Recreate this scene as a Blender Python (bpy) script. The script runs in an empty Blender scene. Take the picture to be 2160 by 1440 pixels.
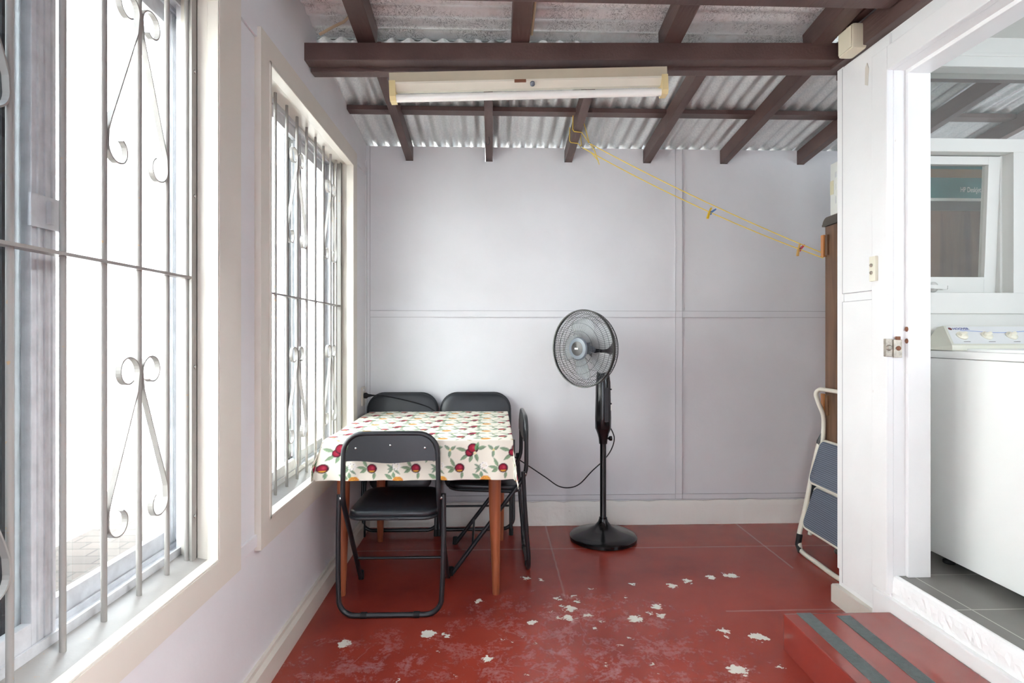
import bpy, bmesh, math, random
from math import sin, cos, pi, radians, sqrt, atan2, hypot
from mathutils import Vector, Matrix
import numpy as np
random.seed(7)
S = bpy.context.scene
COL = S.collection

# ------------------------------------------------------------------ camera, light, exposure
F = 1200.0 / 2160.0
cd = bpy.data.cameras.new('camera'); cam = bpy.data.objects.new('camera', cd); COL.objects.link(cam)
cd.sensor_width = 36; cd.lens = 36 * F; cd.clip_start = 0.02; cd.clip_end = 200
cam.location = (0, 0, 1.21)
cam.rotation_euler = (pi / 2, 0, -math.atan(40 / 1200))
cd.shift_x = 0; cd.shift_y = -14 / 2160
S.camera = cam
S.view_settings.view_transform = 'Standard'; S.view_settings.look = 'None'
S.view_settings.gamma = 1; S.view_settings.use_curve_mapping = False
S.view_settings.exposure = 1.22
W = bpy.data.worlds.new('sky'); S.world = W; W.use_nodes = True
bg = W.node_tree.nodes['Background']
bg.inputs[0].default_value = (0.80, 0.90, 1.0, 1); bg.inputs[1].default_value = 4.0
sd = bpy.data.lights.new('hazy_sun', 'SUN'); sd.energy = 23.0; sd.angle = radians(35); sd.color = (.96, .985, 1)
so = bpy.data.objects.new('hazy_sun', sd); COL.objects.link(so)
so.rotation_euler = Vector((-0.92, 0.10, -0.92)).to_track_quat('-Z', 'Y').to_euler()
def portal(name, loc, direction, sx, sy):
    ld = bpy.data.lights.new(name, 'AREA'); ld.shape = 'RECTANGLE'; ld.size = sx; ld.size_y = sy
    ld.cycles.is_portal = True
    o = bpy.data.objects.new(name, ld); COL.objects.link(o); o.location = loc
    o.rotation_euler = Vector(direction).to_track_quat('-Z', 'Y').to_euler()
portal('sky_portal', (-1.05, 1.12, 1.37), (1, 0, 0), 1.3, 1.7)
portal('sky_portal', (-1.05, 2.68, 1.37), (1, 0, 0), 1.3, 1.7)
portal('sky_portal', (-.46, -1.66, 1.05), (0, 1, 0), .48, 2.1)
S.cycles.max_bounces = 12; S.cycles.diffuse_bounces = 7; S.cycles.transparent_max_bounces = 24
S.cycles.sample_clamp_indirect = 8

# ------------------------------------------------------------------ materials
def srgb(r, g, b):
    f = lambda c: ((c / 255 + .055) / 1.055) ** 2.4 if c > 10 else c / 255 / 12.92
    return (f(r), f(g), f(b), 1)
class NT:
    def __init__(s, name):
        s.m = bpy.data.materials.new(name); s.m.use_nodes = True
        s.t = s.m.node_tree; s.b = s.t.nodes['Principled BSDF']
        s.out = s.t.nodes['Material Output']
    def n(s, kind, **kw):
        x = s.t.nodes.new(kind)
        for k, v in kw.items():
            if k.startswith('_'): setattr(x, k[1:], v)
            else: x.inputs[int(k[1:]) if k[0] == 'i' and k[1:].isdigit() else k].default_value = v
        return x
    def l(s, a, b): s.t.links.new(a, b)
    def pos(s, scale=(1, 1, 1), rot=(0, 0, 0), obj=False):
        if obj: p = s.n('ShaderNodeTexCoord').outputs['Object']
        else: p = s.n('ShaderNodeNewGeometry').outputs['Position']
        m = s.n('ShaderNodeMapping'); m.inputs['Scale'].default_value = scale; m.inputs['Rotation'].default_value = rot
        s.l(p, m.inputs['Vector']); return m.outputs[0]
    def noise(s, vec, scale, detail=3, rough=.5, dist=0):
        x = s.n('ShaderNodeTexNoise', Scale=scale, Detail=detail, Roughness=rough, Distortion=dist)
        s.l(vec, x.inputs['Vector']); return x.outputs['Fac']
    def ramp(s, fac, stops):
        x = s.n('ShaderNodeValToRGB'); e = x.color_ramp.elements
        while len(e) < len(stops): e.new(.5)
        for i, (p, c) in enumerate(stops):
            e[i].position = p; e[i].color = c if hasattr(c, '__len__') else (c, c, c, 1)
        s.l(fac, x.inputs[0]); return x.outputs[0]
    def math(s, op, a, b=None, c=None):
        x = s.n('ShaderNodeMath', _operation=op)
        for i, v in enumerate((a, b, c)):
            if v is None: continue
            if hasattr(v, 'links') or hasattr(v, 'is_linked'): s.l(v, x.inputs[i])
            else: x.inputs[i].default_value = v
        return x.outputs[0]
    def mix(s, fac, a, b):
        x = s.n('ShaderNodeMix', _data_type='RGBA')
        for i, v in ((0, fac), (6, a), (7, b)):
            if hasattr(v, 'is_linked'): s.l(v, x.inputs[i])
            else: x.inputs[i].default_value = v
        return x.outputs[2]
    def bump(s, h, strength=.3, dist=.01):
        x = s.n('ShaderNodeBump', Strength=strength, Distance=dist)
        s.l(h, x.inputs['Height']); s.l(x.outputs[0], s.b.inputs['Normal'])
def plain(name, col, rough=.5, metal=0, var=.0, bump=0, scale=8, spec=None, coat=0):
    t = NT(name); t.b.inputs['Roughness'].default_value = rough; t.b.inputs['Metallic'].default_value = metal
    if spec is not None: t.b.inputs['Specular IOR Level'].default_value = spec
    if coat: t.b.inputs['Coat Weight'].default_value = coat
    c = srgb(*col)
    p = t.pos(); f = t.noise(p, scale, 4)
    if var:
        d = tuple(x * (1 - var) for x in c[:3]) + (1,); l = tuple(min(1, x * (1 + var)) for x in c[:3]) + (1,)
        t.l(t.ramp(f, [(.3, d), (.7, l)]), t.b.inputs['Base Color'])
    else: t.b.inputs['Base Color'].default_value = c
    if bump: t.bump(t.noise(p, scale * 6, 3), bump, .004)
    return t.m
def painted(name, col, chip, rough=.42, amount=.66, cscale=14, bump=.15, var=.03):
    """aged gloss paint with small chips / stains of its own"""
    t = NT(name); t.b.inputs['Roughness'].default_value = rough
    p = t.pos(); f = t.noise(p, 3.2, 4)
    c = srgb(*col)
    base = t.ramp(f, [(.3, tuple(x * (1 - var) for x in c[:3]) + (1,)), (.7, tuple(min(1, x * (1 + var)) for x in c[:3]) + (1,))])
    m = t.math('MULTIPLY', t.ramp(t.noise(p, cscale, 6, .65), [(amount, 0.), (amount + .03, 1.)]), t.ramp(t.noise(p, 2.3, 2), [(.45, 0.), (.6, 1.)]))
    t.l(t.mix(m, base, srgb(*chip)), t.b.inputs['Base Color'])
    t.bump(t.noise(p, 28, 4), bump, .004)
    return t.m
M = {}
M['wall'] = painted('lavender_wall_paint', (226, 226, 229), (190, 186, 186), .5, .74, 30, .25)
M['white'] = painted('white_gloss_paint', (240, 240, 240), (196, 184, 168), .33, .72, 26, .22)
M['cream'] = painted('cream_trim_paint', (218, 212, 202), (190, 172, 146), .38, .7, 22, .2)
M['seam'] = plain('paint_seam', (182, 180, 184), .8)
M['plinth'] = painted('rough_white_plinth_paint', (244, 242, 236), (150, 138, 124), .6, .69, 34, .6)
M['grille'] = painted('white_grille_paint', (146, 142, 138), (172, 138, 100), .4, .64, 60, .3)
M['alu'] = plain('dull_aluminium', (206, 207, 210), .42, .25, .10, .12, 30)
M['darkseal'] = plain('dark_brush_seal', (52, 52, 54), .8)
M['laundry'] = painted('laundry_white_paint', (216, 216, 211), (180, 176, 160), .4, .76, 20, .15)
M['concrete'] = painted('rough_painted_concrete', (246, 246, 246), (120, 122, 130), .6, .70, 44, 1.0)
M['black_metal'] = plain('satin_black_metal', (34, 36, 40), .34, 0, .1, 0, 8, .6)
M['black_vinyl'] = plain('black_vinyl', (38, 41, 46), .33, 0, .08, .08, 14, .55)
M['black_gloss'] = plain('gloss_black_plastic', (14, 14, 16), .16, 0, 0, 0, 8, .6)
M['grey_plastic'] = plain('smoke_grey_plastic', (116, 124, 134), .25)
M['rubber'] = plain('black_rubber', (22, 22, 24), .7)
M['chrome'] = plain('steel_screw', (190, 190, 190), .25, 1)
M['brass'] = plain('old_steel_latch', (178, 170, 158), .4, .6, .25, .3, 60)
M['rust'] = plain('rusty_brown', (132, 84, 60), .7)
M['enamel'] = plain('white_appliance_enamel', (240, 242, 240), .28, 0, 0, 0, 8, .5, .3)
M['panelcream'] = plain('cream_console_plastic', (214, 214, 200), .35)
M['knob'] = plain('ivory_knob_plastic', (236, 232, 214), .3)
M['panelgrey'] = plain('pale_grey_facia', (222, 224, 224), .35)
M['bluetext'] = plain('blue_print', (70, 84, 150), .5)
M['bluewave'] = plain('pale_blue_print', (150, 168, 214), .5)
M['redlogo'] = plain('dark_red_print', (104, 44, 46), .4)
M['inktext'] = plain('grey_print', (90, 90, 92), .5)
M['whitetext'] = plain('white_print', (232, 236, 230), .5)
M['fit_white'] = plain('aged_white_fitting', (228, 222, 206), .4, 0, .04)
M['fit_beige'] = plain('beige_fitting_side', (196, 184, 160), .5, 0, .06)
M['cap'] = plain('yellowed_lampholder', (222, 202, 150), .4)
M['tube'] = plain('opal_tube_glass', (248, 246, 240), .18)
M['line'] = plain('yellow_line', (236, 208, 92), .5)
M['peg_yellow'] = plain('yellow_peg', (232, 192, 40), .45)
M['peg_blue'] = plain('blue_peg', (96, 140, 206), .45)
M['peg_wood'] = plain('wooden_peg', (206, 164, 92), .6)
M['peg_red'] = plain('red_peg', (214, 80, 96), .45)
M['stool_white'] = plain('cream_tube_enamel', (228, 222, 208), .3)
M['strip'] = plain('grey_antislip_strip', (104, 110, 110), .9, 0, .12, .8, 60)
M['cardwhite'] = plain('white_card', (236, 238, 232), .6)
M['cardyellow'] = plain('yellowed_tape', (228, 222, 190), .5)
M['teal'] = plain('teal_printed_card', (44, 116, 116), .5, 0, .08)
M['tape'] = plain('brown_packing_tape', (140, 116, 84), .35, 0, .1)
M['darkcard'] = plain('brown_card', (150, 116, 84), .7)
M['cable'] = plain('cream_cable', (196, 176, 146), .5)
M['neighbour'] = painted('cream_render_wall', (236, 233, 227), (196, 186, 168), .8, .70, 5, .5)
M['box_cream'] = plain('cream_junction_box', (232, 224, 200), .4)

def m_beam():
    t = NT('brown_painted_timber'); t.b.inputs['Roughness'].default_value = .42
    p = t.pos(); f = t.noise(p, 5, 4)
    base = t.ramp(f, [(.3, srgb(82, 62, 58)), (.7, srgb(102, 79, 74))])
    m = t.ramp(t.noise(p, 34, 6, .7), [(.745, 0.), (.77, 1.)])
    t.l(t.mix(m, base, srgb(196, 182, 170)), t.b.inputs['Base Color'])
    w = t.n('ShaderNodeTexNoise', Scale=1.0, Detail=4); t.l(t.pos((90, 7, 90)), w.inputs['Vector'])
    t.bump(w.outputs['Fac'], .45, .004); return t.m
M['beam'] = m_beam()
def m_wood(name, a, b, c, axis, rough=.35):
    t = NT(name); t.b.inputs['Roughness'].default_value = rough
    sc = {'z': (26, 26, 1.6), 'x': (1.6, 26, 26)}[axis]
    f = t.noise(t.pos(sc), 1.0, 5, .6, .8)
    t.l(t.ramp(f, [(.25, srgb(*a)), (.5, srgb(*b)), (.75, srgb(*c))]), t.b.inputs['Base Color'])
    t.b.inputs['Coat Weight'].default_value = .25; t.bump(f, .1, .002); return t.m
M['legwood'] = m_wood('varnished_red_wood', (112, 56, 34), (160, 88, 56), (186, 112, 76), 'z')
M['cupboard'] = m_wood('brown_cupboard_veneer', (78, 56, 40), (110, 80, 57), (128, 95, 70), 'z', .4)
M['blockwood'] = m_wood('orange_pine_block', (164, 104, 58), (198, 134, 80), (214, 154, 98), 'z')
M['cuptop'] = plain('dark_rounded_cupboard_top', (84, 78, 70), .35)
def m_metalroof(name, squiggle):
    t = NT(name); p = t.pos()
    t.b.inputs['Metallic'].default_value = .15 if squiggle else .5; t.b.inputs['Roughness'].default_value = .36
    v = t.n('ShaderNodeTexVoronoi', Scale=95.0); t.l(p, v.inputs['Vector'])
    sp = t.ramp(v.outputs['Distance'], [(.0, srgb(216, 220, 220)), (.7, srgb(240, 242, 240))])
    big = t.ramp(t.noise(p, 2.2, 4), [(.35, 0.), (.7, 1.)])
    base = t.mix(t.math('MULTIPLY', big, .35), sp, srgb(176, 182, 182))
    if squiggle:
        base = t.mix(.8, base, srgb(250, 250, 248))
        n = t.noise(p, 46, 4, .6, 1.6)
        line = t.math('ABSOLUTE', t.math('SUBTRACT', n, .5))
        k = t.ramp(line, [(.008, 1.), (.03, 0.)])
        g = t.ramp(t.noise(p, 9, 3), [(.4, 0.), (.55, .85)])
        base = t.mix(t.math('MULTIPLY', k, g), base, srgb(104, 104, 102))
        base = t.mix(t.ramp(t.noise(p, 26, 5, .7), [(.5, 0.), (.6, .35)]), base, srgb(228, 226, 220))
    t.l(base, t.b.inputs['Base Color'])
    t.bump(t.noise(p, 60, 3), .12, .003); return t.m
M['steel'] = m_metalroof('galvanised_corrugated_steel', False)
M['steel_worn'] = m_metalroof('weathered_corrugated_steel', True)

CHIPS = [(0.294, 2.603, .022), (0.34, 2.507, .034), (0.324, 2.423, .03), (0.381, 2.572, .016), (0.606, 2.405, .036), (0.729, 2.516, .026), (0.725, 2.43, .024),
 (0.864, 2.718, .028), (0.955, 2.767, .026), (1.089, 2.807, .024), (1.202, 2.82, .034), (1.17, 2.83, .02), (0.944, 2.297, .024), (1.059, 2.245, .036), (1.085, 2.235, .022),
 (0.876, 2.034, .032), (0.895, 2.02, .028), (1.045, 2.041, .014), (-0.268, 2.311, .03), (-0.25, 2.315, .02), (-0.065, 2.587, .02), (0.678, 2.739, .012), (0.165, 2.826, .024),
 (-0.585, 2.251, .028), (0.164, 2.392, .02), (0.549, 2.255, .012), (-0.021, 2.125, .022), (0.409, 2.44, .018), (0.611, 2.602, .013), (0.93, 2.25, .012),
 (0.284, 2.424, .014), (0.42, 2.333, .012), (.235, 2.80, .014), (.47, 2.70, .012), (.68, 2.45, .012), (-.19, 2.30, .016), (.30, 2.53, .013), (.37, 2.62, .012), (.46, 2.39, .010)]
def m_floor():
    t = NT('red_painted_concrete'); b = t.b
    p = t.pos(); sep = t.n('ShaderNodeSeparateXYZ'); t.l(p, sep.inputs[0])
    x, y = sep.outputs[0], sep.outputs[1]
    base = t.ramp(t.noise(p, 1.7, 5, .6), [(.3, srgb(132, 50, 42)), (.55, srgb(156, 60, 46)), (.75, srgb(146, 62, 50))])
    # chalky scuffs, densest on the worn walkway
    d = t.n('ShaderNodeVectorMath', _operation='DISTANCE'); t.l(t.pos((1, 1, 0)), d.inputs[0]); d.inputs[1].default_value = (.30, 1.98, 0)
    zone = t.ramp(d.outputs['Value'], [(.15, 1.), (.8, 0.)])
    d2 = t.n('ShaderNodeVectorMath', _operation='DISTANCE'); t.l(t.pos((.6, 1, 0)), d2.inputs[0]); d2.inputs[1].default_value = (-.24, 2.12, 0)
    zone = t.math('MAXIMUM', zone, t.ramp(d2.outputs['Value'], [(.05, 1.), (.26, 0.)]))
    zone = t.math('ADD', zone, .0)
    n1 = t.noise(p, 8.5, 9, .78, .35); n2 = t.noise(p, 60, 5, .75)
    sc = t.math('MULTIPLY', t.ramp(n1, [(.50, 0.), (.66, .95)]), t.ramp(n2, [(.42, .1), (.58, 1.)]))
    sc = t.math('MULTIPLY', sc, zone)
    # wandering hairline tide marks
    wl = t.math('ABSOLUTE', t.math('SUBTRACT', t.noise(p, 1.9, 5, .55, .4), .5))
    hl = t.math('MULTIPLY', t.ramp(wl, [(.0, .5), (.006, 0.)]), t.ramp(n2, [(.4, .2), (.6, 1.)]))
    hl = t.math('MULTIPLY', hl, t.math('MINIMUM', t.math('SUBTRACT', zone, .35), 1.0))
    sc = t.math('MAXIMUM', sc, hl)
    col = t.mix(sc, base, srgb(198, 160, 164))
    # score lines cut in the slab
    wob = t.math('MULTIPLY', t.math('SUBTRACT', t.noise(p, 14, 2), .5), .006)
    for ax, c, lo, oth in ((x, .332, 2.6, y), (x, 1.556, 2.9, y), (y, 3.21, -5, x), (y, 2.46, 1.02, x)):
        dd = t.math('ABSOLUTE', t.math('ADD', t.math('SUBTRACT', ax, c), wob))
        k = t.math('MULTIPLY', t.ramp(dd, [(.0, .55), (.006, 0.)]), t.math('GREATER_THAN', oth, lo))
        col = t.mix(k, col, srgb(196, 150, 140))
    # paint chips down to pale concrete
    nz = t.n('ShaderNodeTexNoise', Scale=42.0, Detail=4.0, Roughness=.6); t.l(p, nz.inputs['Vector'])
    sb = t.n('ShaderNodeVectorMath', _operation='SUBTRACT'); t.l(nz.outputs['Color'], sb.inputs[0]); sb.inputs[1].default_value = (.5, .5, .5)
    ms = t.n('ShaderNodeVectorMath', _operation='MULTIPLY'); t.l(sb.outputs[0], ms.inputs[0]); ms.inputs[1].default_value = (.085, .085, 0)
    ad = t.n('ShaderNodeVectorMath', _operation='ADD'); t.l(t.pos((1, 1, 0)), ad.inputs[0]); t.l(ms.outputs[0], ad.inputs[1])
    acc = None
    for cx, cy, r in CHIPS:
        dn = t.n('ShaderNodeVectorMath', _operation='DISTANCE'); t.l(ad.outputs[0], dn.inputs[0]); dn.inputs[1].default_value = (cx, cy, 0)
        q = t.math('SUBTRACT', dn.outputs['Value'], r * .8)
        acc = q if acc is None else t.math('MINIMUM', acc, q)
    m = t.math('LESS_THAN', acc, 0.0)
    # small random flecks near the worn area
    v = t.n('ShaderNodeTexVoronoi', Scale=24.0); t.l(ad.outputs[0], v.inputs['Vector'])
    sepc = t.n('ShaderNodeSeparateColor'); t.l(v.outputs['Color'], sepc.inputs[0])
    fl = t.math('MULTIPLY', t.math('LESS_THAN', v.outputs['Distance'], .16), t.math('GREATER_THAN', sepc.outputs[0], .90))
    fl = t.math('MULTIPLY', fl, t.math('GREATER_THAN', zone, .42))
    m = t.math('MAXIMUM', m, fl)
    col = t.mix(m, col, srgb(232, 228, 216))
    t.l(col, b.inputs['Base Color'])
    r = t.math('ADD', t.math('MULTIPLY', t.math('MAXIMUM', sc, m), .4), t.math('ADD', .22, t.math('MULTIPLY', n1, .06)))
    t.l(r, b.inputs['Roughness'])
    hgt = t.noise(p, 7, 2)
    t.bump(hgt, .12, .006)
    return t.m
M['floor'] = m_floor()
def m_step():
    t = NT('red_gloss_step_paint'); p = t.pos()
    t.b.inputs['Roughness'].default_value = .2; t.b.inputs['Coat Weight'].default_value = .35
    base = t.ramp(t.noise(p, 4, 4), [(.3, srgb(138, 54, 46)), (.7, srgb(152, 62, 52))])
    k = t.ramp(t.noise(p, 60, 4, .7), [(.74, 0.), (.77, 1.)])
    t.l(t.mix(k, base, srgb(206, 176, 160)), t.b.inputs['Base Color'])
    t.bump(t.noise(p, 9, 3), .1, .005); return t.m
M['step'] = m_step()
def m_tiles(name, c1, c2, grout, size, off, rough, bw=.012, brick=False, vary=.05):
    t = NT(name); p = t.pos()
    mp = t.n('ShaderNodeMapping'); mp.inputs['Location'].default_value = off; t.l(p, mp.inputs['Vector'])
    b = t.n('ShaderNodeTexBrick', _offset=.5 if brick else 0.0)
    b.inputs['Scale'].default_value = 1.0; b.inputs['Mortar Size'].default_value = bw * size[0]
    b.inputs['Brick Width'].default_value = size[0]; b.inputs['Row Height'].default_value = size[1]
    b.inputs['Color1'].default_value = srgb(*c1); b.inputs['Color2'].default_value = srgb(*c2); b.inputs['Mortar'].default_value = srgb(*grout)
    t.l(mp.outputs[0], b.inputs['Vector'])
    k = t.math('MULTIPLY', t.ramp(t.noise(p, 3, 5), [(.35, 0.), (.7, 1.)]), vary * 4)
    t.l(t.mix(k, b.outputs['Color'], srgb(*grout)), t.b.inputs['Base Color'])
    t.b.inputs['Roughness'].default_value = rough
    t.bump(t.math('SUBTRACT', 1.0, b.outputs['Fac']), .2, .003); return t.m
M['tiles'] = m_tiles('grey_floor_tiles', (112, 110, 106), (116, 114, 110), (190, 188, 182), (.28, .28), (-1.637, -1.893, 0), .35, .008)
M['pavers'] = m_tiles('worn_pavers', (74, 66, 61), (67, 60, 56), (50, 45, 42), (.23, .115), (0, 0, 0), .85, .03, True, .08)
def m_glass(name, haze=0.0, tint=(.96, .98, .98, 1)):
    t = NT(name); t.t.nodes.remove(t.b)
    tr = t.n('ShaderNodeBsdfTransparent'); tr.inputs[0].default_value = tint
    gl = t.n('ShaderNodeBsdfGlossy', Roughness=.02); fr = t.n('ShaderNodeFresnel', IOR=1.45)
    geo = t.n('ShaderNodeNewGeometry')
    fac = t.math('MULTIPLY', fr.outputs[0], t.math('SUBTRACT', 1.0, geo.outputs['Backfacing']))
    mx = t.n('ShaderNodeMixShader'); t.l(fac, mx.inputs[0]); t.l(tr.outputs[0], mx.inputs[1]); t.l(gl.outputs[0], mx.inputs[2])
    o = mx.outputs[0]
    if haze:
        df = t.n('ShaderNodeBsdfDiffuse'); df.inputs[0].default_value = (.8, .8, .78, 1)
        m2 = t.n('ShaderNodeMixShader'); k = t.math('MULTIPLY', t.ramp(t.noise(t.pos((2, 2, 5)), 3, 4), [(.3, .7), (.7, 1.)]), haze)
        t.l(k, m2.inputs[0]); t.l(o, m2.inputs[1]); t.l(df.outputs[0], m2.inputs[2]); o = m2.outputs[0]
    t.l(o, t.out.inputs['Surface']); return t.m
M['glass'] = m_glass('window_glass')
M['dirty_glass'] = m_glass('dusty_window_glass', .075, (.9, .91, .9, 1))
M['screen'] = m_glass('insect_screen', .05, (.42, .44, .46, 1))
M['blade'] = m_glass('translucent_fan_blade', .5, (.72, .77, .84, 1))
def m_cloth():
    t = NT('printed_fruit_tablecloth'); a = t.n('ShaderNodeVertexColor', _layer_name='print')
    t.l(a.outputs[0], t.b.inputs['Base Color']); t.b.inputs['Roughness'].default_value = .75
    t.b.inputs['Specular IOR Level'].default_value = .25
    t.bump(t.noise(t.pos(), 220, 2), .15, .001); return t.m
M['cloth'] = m_cloth()
def m_tread():
    t = NT('grey_ribbed_rubber_tread'); t.b.inputs['Roughness'].default_value = .6
    w = t.n('ShaderNodeTexWave', _bands_direction='Z', Scale=32.0); t.l(t.pos(), w.inputs['Vector'])
    t.l(t.ramp(w.outputs['Fac'], [(.2, srgb(76, 84, 98)), (.7, srgb(116, 124, 138))]), t.b.inputs['Base Color'])
    t.bump(w.outputs['Fac'], .5, .003); return t.m
M['tread'] = m_tread()

# ------------------------------------------------------------------ geometry helpers
class MB:
    def __init__(s): s.bm = bmesh.new()
    def box(s, a, b, bev=0):
        r = bmesh.ops.create_cube(s.bm, size=1)['verts']
        c = [(a[i] + b[i]) / 2 for i in range(3)]; d = [abs(b[i] - a[i]) for i in range(3)]
        for v in r: v.co = Vector((v.co.x * d[0] + c[0], v.co.y * d[1] + c[1], v.co.z * d[2] + c[2]))
        if bev:
            ed = list({e for v in r for e in v.link_edges})
            bmesh.ops.bevel(s.bm, geom=ed, offset=bev, segments=2, affect='EDGES', profile=.7)
        return s
    def bar(s, p0, p1, w, h, bev=0, up=(0, 0, 1)):
        p0, p1 = Vector(p0), Vector(p1); d = (p1 - p0); L = d.length; d.normalize()
        side = d.cross(Vector(up)).normalized(); u = side.cross(d)
        r = bmesh.ops.create_cube(s.bm, size=1)['verts']; c = (p0 + p1) / 2
        for v in r: v.co = c + d * (v.co.y * L) + side * (v.co.x * w) + u * (v.co.z * h)
        if bev:
            ed = list({e for v in r for e in v.link_edges})
            bmesh.ops.bevel(s.bm, geom=ed, offset=bev, segments=2, affect='EDGES', profile=.7)
        return s
    def ring(s, c, t, r, n, ref=None, ry=None):
        t = Vector(t).normalized(); ref = ref or Vector((0, 0, 1))
        if abs(t.dot(ref)) > .95: ref = Vector((1, 0, 0))
        a = t.cross(ref).normalized(); b = a.cross(t)
        return [s.bm.verts.new(Vector(c) + a * (cos(2 * pi * i / n) * r) + b * (sin(2 * pi * i / n) * (ry or r))) for i in range(n)]
    def skin(s, rings, closed=False, caps=True):
        n = len(rings[0]); m = len(rings)
        for k in range(m if closed else m - 1):
            A, B = rings[k], rings[(k + 1) % m]
            for i in range(n):
                f = s.bm.faces.new((A[i], A[(i + 1) % n], B[(i + 1) % n], B[i])); f.smooth = True
        if caps and not closed:
            s.bm.faces.new(list(reversed(rings[0]))); s.bm.faces.new(rings[-1])
    def tube(s, pts, r, n=10, closed=False, caps=True):
        pts = [Vector(p) for p in pts]; m = len(pts); rings = []; prev = None
        rr = r if hasattr(r, '__len__') else [r] * m
        for k in range(m):
            if closed: t = (pts[(k + 1) % m] - pts[k - 1])
            else: t = pts[min(k + 1, m - 1)] - pts[max(k - 1, 0)]
            t.normalize()
            if prev is None:
                ref = Vector((0, 0, 1)) if abs(t.z) < .9 else Vector((1, 0, 0)); a = t.cross(ref).normalized()
            else: a = (prev - t * prev.dot(t)).normalized()
            prev = a; b = a.cross(t)
            rings.append([s.bm.verts.new(pts[k] + a * (cos(2 * pi * i / n) * rr[k]) + b * (sin(2 * pi * i / n) * rr[k])) for i in range(n)])
        s.skin(rings, closed, caps); return s
    def ribbon(s, pts, w, th, axis=(1, 0, 0)):
        """flat bar following pts; wide along axis"""
        ax = Vector(axis); pts = [Vector(p) for p in pts]; m = len(pts); rings = []
        for k in range(m):
            t = (pts[min(k + 1, m - 1)] - pts[max(k - 1, 0)]).normalized(); nrm = t.cross(ax).normalized()
            c = pts[k]
            rings.append([s.bm.verts.new(c + ax * (sx * w / 2) + nrm * (sn * th / 2)) for sx, sn in ((-1, -1), (1, -1), (1, 1), (-1, 1))])
        for k in range(m - 1):
            for i in range(4): s.bm.faces.new((rings[k][i], rings[k][(i + 1) % 4], rings[k + 1][(i + 1) % 4], rings[k + 1][i]))
        s.bm.faces.new(list(reversed(rings[0]))); s.bm.faces.new(rings[-1]); return s
    def lathe(s, prof, c=(0, 0, 0), axis=(0, 0, 1), n=40):
        ax = Vector(axis).normalized(); c = Vector(c)
        ref = Vector((1, 0, 0)) if abs(ax.x) < .9 else Vector((0, 1, 0)); a = ax.cross(ref).normalized(); b = ax.cross(a)
        rings = [[s.bm.verts.new(c + ax * h + (a * cos(2 * pi * i / n) + b * sin(2 * pi * i / n)) * max(r, 1e-4)) for i in range(n)] for r, h in prof]
        s.skin(rings); return s
    def prism(s, poly, a, b, axis='x'):
        """poly of 2D points, extruded a..b along axis (x: poly=(y,z); y: (x,z); z: (x,y))"""
        def P(p, k): return {'x': (k, p[0], p[1]), 'y': (p[0], k, p[1]), 'z': (p[0], p[1], k)}[axis]
        A = [s.bm.verts.new(P(p, a)) for p in poly]; B = [s.bm.verts.new(P(p, b)) for p in poly]; n = len(poly)
        s.bm.faces.new(A); s.bm.faces.new(list(reversed(B)))
        for i in range(n): s.bm.faces.new((A[i], B[i], B[(i + 1) % n], A[(i + 1) % n]))
        return s
    def done(s, name, mat, parent=None, smooth=False, loc=None):
        bmesh.ops.recalc_face_normals(s.bm, faces=s.bm.faces[:])
        me = bpy.data.meshes.new(name); s.bm.to_mesh(me); s.bm.free()
        for m in (mat if isinstance(mat, (list, tuple)) else [mat]): me.materials.append(m)
        if smooth: me.shade_smooth(); me.set_sharp_from_angle(angle=radians(38))
        o = bpy.data.objects.new(name, me); COL.objects.link(o)
        if parent: o.parent = parent
        if loc: o.location = loc
        return o
def thing(name, label, cat, loc=(0, 0, 0), rz=0, group=None):
    o = bpy.data.objects.new(name, None); COL.objects.link(o); o.location = loc; o.rotation_euler = (0, 0, rz)
    o.empty_display_size = .1
    o['label'] = label; o['category'] = cat
    if group: o['group'] = group
    return o
def tag(o, label, cat, group=None):
    o['label'] = label; o['category'] = cat
    if group: o['group'] = group
    return o
def struct(o, label=None):
    o['kind'] = 'structure'
    if label: o['label'] = label
    return o
def node(name):
    o = bpy.data.objects.new(name, None); COL.objects.link(o); o['kind'] = 'structure'; o.empty_display_size = .1; return o
def dup(root, loc, rz, label):
    def cp(o, par):
        c = o.copy(); COL.objects.link(c); c.parent = par
        for ch in o.children: cp(ch, c)
        return c
    r = root.copy(); COL.objects.link(r); r.location = loc; r.rotation_euler = (0, 0, rz); r['label'] = label
    for ch in root.children: cp(ch, r)
    return r
def arc(c, r, a0, a1, n, plane='yz', x=0):
    out = []
    for i in range(n + 1):
        a = radians(a0 + (a1 - a0) * i / n); u, v = c[0] + r * cos(a), c[1] + r * sin(a)
        out.append({'yz': (x, u, v), 'xz': (u, x, v), 'xy': (u, v, x)}[plane])
    return out
def text(body, size, mat, loc, rot, parent, name='lettering', extr=.0006, align='LEFT', xs=1.0):
    c = bpy.data.curves.new(name, 'FONT'); c.body = body; c.size = size; c.extrude = extr; c.align_x = align
    o = bpy.data.objects.new(name, c); COL.objects.link(o); o.data.materials.append(mat)
    o.location = loc; o.rotation_euler = rot; o.scale = (xs, 1, 1); o.parent = parent
    bpy.context.view_layer.update()
    me = bpy.data.meshes.new_from_object(o); me.name = name
    m = bpy.data.objects.new(name, me); COL.objects.link(m); m.location = loc; m.rotation_euler = rot; m.scale = (xs, 1, 1); m.parent = parent
    if not me.materials: me.materials.append(mat)
    bpy.data.objects.remove(o); return m

# ------------------------------------------------------------------ room shell
L, R, D, YB = -.80, 1.56, 3.62, -1.6       # left wall, right wall, far wall, unseen rear wall with added fill-light opening
zr = lambda y: 2.318 + .13 * (3.6 - y)      # underside of the sloping rafters

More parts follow.
